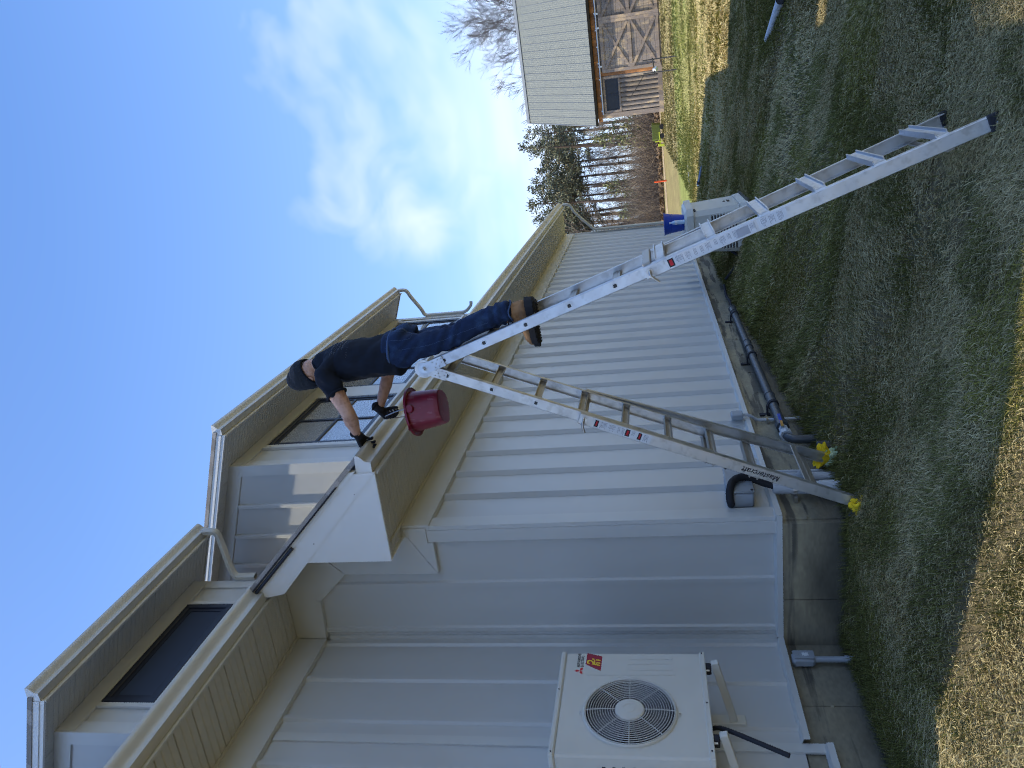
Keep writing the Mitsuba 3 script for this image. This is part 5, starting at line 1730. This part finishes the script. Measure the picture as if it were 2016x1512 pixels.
wrL, wrR = V3(-1.955, 4.785, 2.095), V3(-1.868, 5.02, 1.990)

# skin: head, neck and arms in one surface
hd = unit(V3(-0.42, 0.02, 0.90))                           # crown direction
fc = unit(V3(-0.80, 0.22, -0.55))                          # face direction
fc = unit(fc - hd * (fc @ hd))
lf = np.cross(hd, fc)                                      # the head's left (towards the viewer)
if lf[1] > 0:
    lf = -lf
bones = [
    (neck0, 0.055, head - hd * 0.05 - fc * 0.025, 0.056),
    (head - hd * 0.01 - fc * 0.015, 0.087, head + hd * 0.035 - fc * 0.01, 0.090),
    (head + fc * 0.015, 0.074, head - hd * 0.06 + fc * 0.035, 0.056),
    (head - hd * 0.085 + fc * 0.06, 0.030, head - hd * 0.06 + fc * 0.06, 0.042),
    (head - hd * 0.022 + fc * 0.088, 0.014, head + hd * 0.01 + fc * 0.085, 0.012),
    (shL, 0.062, elL * 0.45 + shL * 0.55, 0.058), (elL * 0.45 + shL * 0.55, 0.058, elL, 0.046),
    (elL, 0.046, elL * 0.68 + wrL * 0.32, 0.050), (elL * 0.68 + wrL * 0.32, 0.050, wrL, 0.027),
    (shR, 0.060, elR * 0.45 + shR * 0.55, 0.052), (elR * 0.45 + shR * 0.55, 0.052, elR, 0.042),
    (elR, 0.042, elR * 0.68 + wrR * 0.32, 0.045), (elR * 0.68 + wrR * 0.32, 0.045, wrR, 0.027),
    (chest, 0.05, neck0, 0.050), (chest, 0.05, shL, 0.045), (chest, 0.05, shR, 0.045),
]
body = blob(bones, 0.012, 10)
wrinkle(body, 0.006, 26, 3)
part(MAN, 'body', body, 'skin', smooth=True)
for s in (1, -1):                                          # ears
    c = head + lf * s * 0.080 - fc * 0.005 - hd * 0.005
    e = lathe([(0.0, 0.010), (0.010, 0.003), (0.016, 0.003), (0.021, 0.008), (0.022, 0.012), (0.017, 0.014), (0.0, 0.012)], 18)
    v = np.array(e.vertices) * [1.0, 1.45, 1.0]
    M = frame(c, unit(fc - lf * s * 0.25), hd, np.cross(unit(fc - lf * s * 0.25), hd))
    if M[:3, 2] @ (lf * s) < 0:
        v[:, 2] *= -1
    e = trimesh.Trimesh(v, e.faces, process=False)
    e.apply_transform(M)
    part(MAN, 'ear', e, 'skin', smooth=60)
for s in (1, -1):                                          # eyes and brows
    part(MAN, 'eye', moved(trimesh.creation.icosphere(2, 0.011), *(head + fc * 0.079 + lf * s * 0.030 + hd * 0.012)), 'print_black', smooth=True)
part(MAN, 'mouth', bar(head + fc * 0.098 - hd * 0.062 - lf * 0.022, head + fc * 0.098 - hd * 0.062 + lf * 0.022, 0.008, 0.008), 'print_dark_red')
part(MAN, 'hair', blob([(head - fc * 0.05 - hd * 0.005, 0.050, head - fc * 0.055 + hd * 0.02, 0.056)], 0.015, 4), 'hair', smooth=True)

# knit cap, pulled over the back of the head, with a rolled edge
cap = blob([(head + hd * 0.055 - fc * 0.015, (0.103, 0.103, 0.098), head + hd * 0.112 - fc * 0.02, 0.084), (head + hd * 0.02 + fc * 0.0, 0.101, head + hd * 0.05 - fc * 0.03, 0.105)], 0.010, 5)
cap = trimesh.intersections.slice_mesh_plane(cap, hd * 0.95 + fc * 0.16, head - hd * 0.012 - fc * 0.02)


def knit(v):
    q = (v - head) @ hd
    return 0.12 * np.sin(q * 150) + 0.9 * (nfbm(v * 18, 3) - 0.5)


wrinkle(cap, 0.0055, 1, 0, knit)
kc = part(MAN, 'cap', cap, 'hat_knit', smooth=60)
edge = []
nrm = unit(hd * 0.95 + fc * 0.16)
e1 = unit(np.cross(nrm, lf))
c0 = head - hd * 0.008 - fc * 0.018
for a in np.linspace(0, 2 * np.pi, 33):
    edge.append(c0 + e1 * 0.0985 * math.cos(a) + np.cross(nrm, e1) * 0.0975 * math.sin(a))
part(kc, 'rolled_edge', tube(edge, 0.0085, 8, cap=False), 'shirt_cloth', smooth=True)

# T-shirt
hem = V3(-1.425, 4.89, 1.715)
sl_L = shL * 0.62 + elL * 0.38
sl_R = shR * 0.55 + elR * 0.45
sb_ = [
    (hem, (0.150, 0.185, 0.05), waist, (0.135, 0.180, 0.08)),
    (waist, (0.135, 0.180, 0.08), chest, (0.140, 0.190, 0.10)),
    (chest, (0.140, 0.185, 0.10), neck0 - V3(-0.015, 0, 0.055), (0.085, 0.13, 0.045)),
    (chest + V3(0.03, 0, 0.04), (0.10, 0.16, 0.09), shL, (0.070, 0.060, 0.062)), (chest + V3(0.03, 0, 0.04), (0.10, 0.16, 0.09), shR, (0.070, 0.060, 0.062)),
    (shL, 0.076, sl_L, 0.074), (shR, 0.070, sl_R, 0.066),
    (neck0 - V3(-0.01, 0, 0.06), 0.084, neck0 + V3(-0.012, 0, 0.014), 0.078),
]
shirt = blob(sb_, 0.013, 9)


def shirt_folds(v):
    t = v[:, 2] - 1.7
    pull = np.sin((v[:, 0] * 0.6 + v[:, 2] * 1.0 + v[:, 1] * 0.5) * 48 + 3 * nfbm(v * 6, 2)) * np.exp(-t * 3.5) * 0.8
    front = np.sin((v[:, 2] * 0.55 - v[:, 0] * 1.1) * 62 + 4 * nfbm(v * 5 + 3, 2)) * np.clip((-1.47 - v[:, 0]) * 10, 0, 1) * 0.9
    return 0.45 * pull + 0.5 * front + 1.4 * (nfbm(v * 11 + 5, 3) - 0.5)


wrinkle(shirt, 0.016, 1, 0, shirt_folds)
KS = part(MAN, 'shirt', shirt, 'shirt_cloth', smooth=True)
for c, d, r in ((sl_L + unit(elL - shL) * 0.036, unit(elL - shL), 0.067), (sl_R + unit(elR - shR) * 0.034, unit(elR - shR), 0.059)):
    a = unit(np.cross(d, [0, 0, 1]))
    b = np.cross(d, a)
    part(KS, 'sleeve_hem', tube([c + a * r * math.cos(t) + b * r * math.sin(t) for t in np.linspace(0, 2 * np.pi, 25)], 0.009, 8, cap=False), 'shirt_cloth', smooth=True)
nd = unit(head - neck0)
na = unit(np.cross(nd, [0, 1, 0]))
nb_ = np.cross(nd, na)
cc = neck0 + V3(-0.012, 0, 0.014) + nd * 0.046
col = [cc + na * 0.063 * math.cos(t) + nb_ * 0.063 * math.sin(t) for t in np.linspace(0, 2 * np.pi, 25)]
part(KS, 'collar', tube(col, 0.008, 8, cap=False), 'shirt_cloth', smooth=True)
# faded print across the shoulders: worn lines of lettering, following the cloth
prx = trimesh.proximity.ProximityQuery(shirt)
pr = []
rg2 = np.random.default_rng(5)
bc = V3(-1.36, 4.865, 2.12)
for row in range(5):
    y0, y1 = ((4.78, 4.96), (4.77, 4.94), (4.80, 4.95), (4.79, 4.93), (4.74, 4.80))[row]
    z = 2.165 - row * 0.028 - (0.01 if row == 4 else 0)
    y = y0
    while y < y1:
        w = rg2.uniform(0.004, 0.011)
        hgt = (0.013, 0.010, 0.009, 0.009, 0.007)[row]
        for zz in ((0, hgt) if rg2.random() < 0.5 else (hgt * 0.5,)):
            pr.append(([-1.25, y, z + zz], w))
        y += w + rg2.uniform(0.003, 0.006)
hit, idx, _ = trimesh.ray.ray_triangle.RayMeshIntersector(shirt).intersects_location(np.array([p for p, w in pr]), np.tile([-1.0, 0, 0], (len(pr), 1)), multiple_hits=False)
mk = []
for h, k in zip(hit, idx):
    mk.append(moved(bx(-0.0012, 0.0018, 0, pr[k][1], 0, 0.0026), *h))
if mk:
    part(KS, 'print', cat(mk), 'shirt_print')

# jeans
cufL, cufR = ankL + V3(0.012, 0, 0.045), ankR + V3(0.012, 0, 0.045)
butt = V3(-1.335, 4.89, 1.675)
jb = [
    (pel + V3(0, 0, 0.02), (0.128, 0.172, 0.05), pel - V3(0, 0, 0.07), (0.132, 0.178, 0.06)),
    (butt + V3(0, -0.075, 0), 0.098, hipL, 0.092), (butt + V3(0, 0.075, 0), 0.098, hipR, 0.092),
    (pel, (0.120, 0.165, 0.06), hipL + V3(0, 0.01, -0.02), 0.096), (pel, (0.120, 0.165, 0.06), hipR + V3(0, -0.01, -0.02), 0.096),
    (hipL + V3(0.02, 0, -0.03), 0.098, kneeL, 0.073), (kneeL, 0.073, kneeL * 0.55 + cufL * 0.45 + V3(0.012, 0, 0), 0.070), (kneeL * 0.55 + cufL * 0.45 + V3(0.012, 0, 0), 0.070, cufL, 0.066),
    (hipR + V3(0.02, 0, -0.03), 0.098, kneeR, 0.073), (kneeR, 0.073, kneeR * 0.55 + cufR * 0.45 + V3(0.012, 0, 0), 0.070), (kneeR * 0.55 + cufR * 0.45 + V3(0.012, 0, 0), 0.070, cufR, 0.066),
]
jeans = blob(jb, 0.013, 8)


def jean_folds(v):
    z = v[:, 2]
    knee = np.exp(-((z - 1.33) / 0.10) ** 2)
    cuff = np.exp(-((z - 1.00) / 0.07) ** 2)
    seat = np.exp(-((z - 1.60) / 0.09) ** 2)
    ph = 4.5 * nfbm(v * 7, 2)
    return knee * np.sin((z * 1.0 + v[:, 0] * 0.55) * 95 + ph) * 0.55 + cuff * np.sin(z * 120 + ph * 1.5) * 0.6 + seat * np.sin((z + v[:, 0] * 1.1) * 60 + ph) * 0.6 + 1.0 * (nfbm(v * 13, 3) - 0.5)


wrinkle(jeans, 0.013, 1, 0, jean_folds)
KJ = part(MAN, 'jeans', jeans, 'denim', smooth=True)
for c in (cufL, cufR):
    part(KJ, 'cuff_hem', tube([c + V3(0.064 * math.cos(t), 0.064 * math.sin(t), -0.048 + 0.008 * math.sin(3 * t)) for t in np.linspace(0, 2 * np.pi, 25)], 0.0055, 6, cap=False), 'denim_seam', smooth=True)
ri = trimesh.ray.ray_triangle.RayMeshIntersector(jeans)


def seam(pts, nm='seam'):
    """stitching laid on the cloth, from rays shot from the viewer's side"""
    pts = bend(pts, 8)
    loc, ix, _ = ri.intersects_location(pts + V3(0.6, -0.9, 0) * 0.5, np.tile(-unit(V3(0.6, -0.9, 0)), (len(pts), 1)), multiple_hits=False)
    loc = loc[np.argsort(ix)]
    if len(loc) > 3:
        part(KJ, nm, tube(loc + unit(V3(0.6, -0.9, 0)) * 0.001, 0.0013, 5), 'denim_seam')


seam([(-1.36, 4.72, 1.66), (-1.33, 4.70, 1.45), (-1.27, 4.70, 1.25), (-1.20, 4.70, 1.02)])
for s in (-1,):
    y = 4.84 + s * 0.075
    seam([(-1.28, y - 0.045, 1.72), (-1.28, y - 0.045, 1.60), (-1.27, y, 1.575), (-1.27, y + 0.05, 1.60), (-1.27, y + 0.05, 1.72)], 'pocket_seam')
part(KJ, 'belt_shadow', tube([pel + V3(0.134 * math.cos(t), 0.178 * math.sin(t), -0.018) for t in np.linspace(0, 2 * np.pi, 33)], 0.010, 6, cap=False), 'denim_seam', smooth=True)


# work boots
def boot(ank, yaw, key):
    """built pointing to +x with the heel at x=0, sole underside at z=0, then turned to face -X"""
    up = blob([((0.055, 0, 0.085), (0.052, 0.038, 0.05), (0.075, 0, 0.165), (0.050, 0.044, 0.03)), ((0.075, 0, 0.165), (0.050, 0.044, 0.03), (0.078, 0, 0.215), (0.052, 0.046, 0.02)),
               ((0.055, 0, 0.075), (0.055, 0.040, 0.04), (0.20, 0, 0.068), (0.055, 0.046, 0.034)), ((0.20, 0, 0.068), (0.055, 0.046, 0.034), (0.250, 0, 0.062), (0.040, 0.044, 0.032)), ((0.08, 0, 0.14), (0.05, 0.04, 0.03), (0.18, 0, 0.085), (0.045, 0.040, 0.03))], 0.010, 6)
    outl = np.array([(-0.002, -0.030), (0.03, -0.040), (0.10, -0.038), (0.18, -0.050), (0.24, -0.050), (0.285, -0.030), (0.298, 0.0), (0.285, 0.030), (0.24, 0.050), (0.18, 0.050), (0.10, 0.038), (0.03, 0.040), (-0.002, 0.030), (-0.012, 0)])
    P = Polygon(bend(np.vstack([outl, outl[:1]])[:, [0, 1]].tolist() and np.vstack([outl, outl[:1]]), 4)[:, :2]) if False else Polygon(outl).buffer(0.006, 6)
    mid = extrude(P, 0.022)
    mid.apply_translation([0, 0, 0.028])
    heel_ = extrude(P.intersection(Polygon([(-0.05, -0.1), (0.085, -0.1), (0.085, 0.1), (-0.05, 0.1)])), 0.030)
    fore = extrude(P.intersection(Polygon([(0.125, -0.1), (0.4, -0.1), (0.4, 0.1), (0.125, 0.1)])), 0.018)
    fore.apply_translation([0, 0, 0.012])
    lugs = []
    for i in range(8):
        x = 0.135 + i * 0.019
        lugs.append(bx(x, x + 0.010, -0.050, 0.050, 0.003, 0.014, 0.002))
    for i in range(4):
        x = 0.0 + i * 0.021
        lugs.append(bx(x, x + 0.011, -0.037, 0.037, -0.008, 0.004, 0.002))
    laces = [tube(bend([(0.105, -0.035, 0.155), (0.125, 0.0, 0.168), (0.108, 0.035, 0.155)], 4), 0.0035, 6), tube(bend([(0.135, -0.036, 0.128), (0.150, 0.0, 0.139), (0.138, 0.036, 0.128)], 4), 0.0035, 6),
             tube(bend([(0.165, -0.036, 0.105), (0.178, 0.0, 0.112), (0.168, 0.036, 0.105)], 4), 0.0035, 6),
             tube(bend([(0.12, -0.02, 0.172), (0.175, -0.035, 0.19), (0.215, -0.06, 0.155), (0.195, -0.07, 0.125), (0.15, -0.045, 0.15), (0.12, -0.02, 0.172)], 6), 0.0032, 6), tube(bend([(0.12, -0.01, 0.172), (0.19, -0.05, 0.15), (0.23, -0.055, 0.10), (0.25, -0.05, 0.075)], 6), 0.0032, 6)]
    tongue = blob([((0.11, 0, 0.20), (0.02, 0.03, 0.01), (0.12, 0, 0.235), (0.012, 0.028, 0.01))], 0.01, 3)
    lin = lathe([(0.040, 0.0), (0.046, 0.008), (0.040, 0.014)], 20)
    lin.apply_translation([0.078, 0, 0.222])
    M = frame(ank + V3(0.075, 0, -0.145), V3(-math.cos(yaw), math.sin(yaw), -0.06), V3(-math.sin(yaw), -math.cos(yaw), 0), [0, 0, 1])
    K = part(MAN, 'boot', up.apply_transform(M), 'boot_leather', smooth=True)
    part(K, 'sole', cat(mid, heel_, fore, *lugs).apply_transform(M), 'black_rubber')
    part(K, 'laces', cat(*laces).apply_transform(M), 'shirt_cloth', smooth=True)
    part(K, 'tongue', tongue.apply_transform(M), 'boot_leather', smooth=True)
    part(K, 'lining', lin.apply_transform(M), 'shirt_cloth', smooth=True)
    st = tube(bend([(0.02, -0.045, 0.165), (0.045, -0.047, 0.12), (0.075, -0.046, 0.075), (0.10, -0.044, 0.055)], 5), 0.002, 5)
    part(K, 'stitching', st.apply_transform(M), 'hair')


boot(ankL, 0.10, 'L')
boot(ankR, -0.08, 'R')


# gloved hands
def hand(wr, d, palm_n, grip, side, label):
    """wr: wrist; d: along the hand; palm_n: out of the palm; five fingers each with its own bend"""
    d = unit(d)
    palm_n = unit(palm_n - d * (palm_n @ d))
    w = np.cross(d, palm_n) * side                        # towards the thumb
    bn = []
    b0 = wr + d * 0.015
    kn = [wr + d * (0.088, 0.092, 0.088, 0.078)[i] + w * (0.030 - 0.0205 * i) for i in range(4)]
    for i in range(4):
        bn.append((b0 + w * (0.018 - 0.012 * i), 0.019, kn[i], 0.0125))
        if i < 3:
            bn.append((kn[i], 0.0125, kn[i + 1], 0.0125))
    for i in range(4):
        ln = (0.042, 0.046, 0.043, 0.034)[i]
        a = grip[i]
        p = kn[i]
        for s, f in ((1.0, 0.9), (0.72, 1.9), (0.55, 2.6)):
            ang = a * f
            q = p + (d * math.cos(ang) + palm_n * math.sin(ang)) * ln * s
            bn.append((p, 0.0108 - 0.0012 * (1 - s), q, 0.0098 - 0.0012 * (1 - s)))
            p = q
    t0 = wr + d * 0.030 + w * 0.026
    t1 = t0 + unit(w * 0.9 + d * 0.6 + palm_n * 0.5) * 0.045
    t2 = t1 + unit(w * 0.2 + d * 0.7 + palm_n * 0.8) * 0.034
    t3 = t2 + unit(-w * 0.2 + d * 0.6 + palm_n * 0.8) * 0.026
    bn += [(t0, 0.017, t1, 0.0125), (t1, 0.0125, t2, 0.011), (t2, 0.011, t3, 0.0095)]
    bn.append((wr - d * 0.03, 0.0335, wr + d * 0.02, 0.031))
    m = blob(bn, 0.006, 5)
    k = part(MAN, 'glove', m, 'glove_cloth', smooth=True)
    a = unit(np.cross(d, [0.1, 0.2, 1]))
    b = np.cross(d, a)
    c = wr - d * 0.035
    part(k, 'cuff', tube([c + a * 0.036 * math.cos(t) + b * 0.034 * math.sin(t) for t in np.linspace(0, 2 * np.pi, 21)], 0.007, 6, cap=False), 'glove_cloth', smooth=True)


hand(wrL + V3(-0.012, 0.010, 0.0), V3(-0.95, 0.62, -0.18), V3(0.0, -0.2, -1.0), (0.75, 0.8, 0.85, 0.9), 1, 'left')
GR = V3(-1.930, 5.005, 1.930)                              # where the bail is held
hand(wrR, V3(-0.55, -0.15, -0.62), V3(0.55, -0.25, -0.6), (0.80, 0.95, 1.0, 1.0), -1, 'right')

# ------------------------------------------------------------------ the dark red bucket hanging from his hand
BK = thing('bucket', 'dark red plastic bucket hanging from the hand of the person on the ladder', 'bucket')
bc = GR + V3(0.030, 0.0, -0.195)
tilt = [rotated(m_, 5, [0, 1, 0]) for m_ in ()]


def sqr(profile, n=48, sq=3.2):
    """a lathe whose plan is a rounded square"""
    a = np.arange(n) * 2 * np.pi / n
    k = (np.abs(np.cos(a)) ** sq + np.abs(np.sin(a)) ** sq) ** (-1 / sq)
    p = np.asarray(profile, float)
    v = np.stack([p[:, None, 0] * (k ** p[:, None, 2]) * np.cos(a), p[:, None, 0] * (k ** p[:, None, 2]) * np.sin(a), np.repeat(p[:, 1:2], n, 1)], -1).reshape(-1, 3)
    i, j = np.meshgrid(np.arange(len(p) - 1), np.arange(n), indexing='ij')
    q = np.stack([i * n + j, i * n + (j + 1) % n, (i + 1) * n + (j + 1) % n, (i + 1) * n + j], -1).reshape(-1, 4)
    return trimesh.Trimesh(v, np.vstack([q[:, [0, 1, 2]], q[:, [0, 2, 3]]]), process=False)


TB = trimesh.transformations.rotation_matrix(math.radians(-8), [0, 1, 0]) @ trimesh.transformations.rotation_matrix(math.radians(28), [0, 0, 1])
TB[:3, 3] = bc
shell = sqr([(0.0, -0.232, 0), (0.108, -0.232, .8), (0.118, -0.226, .8), (0.123, -0.205, .8), (0.126, -0.19, .75), (0.135, -0.10, .5), (0.143, -0.02, .25), (0.145, -0.004, .2), (0.150, 0.0, .2), (0.170, -0.004, .15), (0.174, -0.012, .15), (0.176, -0.012, .15), (0.173, 0.004, .15), (0.150, 0.008, .2), (0.140, 0.004, .2), (0.120, -0.18, .7), (0.0, -0.222, 0)])
part(BK, 'shell', shell.apply_transform(TB), 'red_plastic', smooth=40)
for s in (1, -1):
    lug = lathe([(0, 0.016), (0.026, 0.016), (0.030, 0.008), (0.030, 0.0), (0, 0)], 20)
    lug.apply_transform(frame([0, s * 0.150, -0.03], [1, 0, 0], [0, 0, -s], [0, s, 0]))
    part(BK, 'bail_lug', lug.apply_transform(TB), 'red_plastic', smooth=40)
for a0 in (0.785, 3.927):
    sp = blob([((0.150 * math.cos(a0), 0.150 * math.sin(a0), -0.004), (0.028, 0.028, 0.008), (0.188 * math.cos(a0), 0.188 * math.sin(a0), -0.004), (0.016, 0.016, 0.006))], 0.01, 3)
    part(BK, 'pouring_lip', sp.apply_transform(TB), 'red_plastic', smooth=True)
g0 = np.linalg.inv(TB) @ np.append(GR, 1)
gp = g0[:3]
bail = bend([(0.0, -0.158, -0.02), (0.002, -0.150, 0.05), (gp[0] * 0.7, -0.085, gp[2] * 0.82), (gp[0], -0.045, gp[2]), (gp[0], 0.045, gp[2]), (gp[0] * 0.7, 0.085, gp[2] * 0.82), (0.002, 0.150, 0.05), (0.0, 0.158, -0.02)], 6)
part(BK, 'bail', tube(bail, 0.0045, 8).apply_transform(TB), 'steel', smooth=True)
part(BK, 'bail_grip', tube([(gp[0], -0.045, gp[2]), (gp[0], 0.045, gp[2])], 0.009, 10).apply_transform(TB), 'black_plastic', smooth=True)
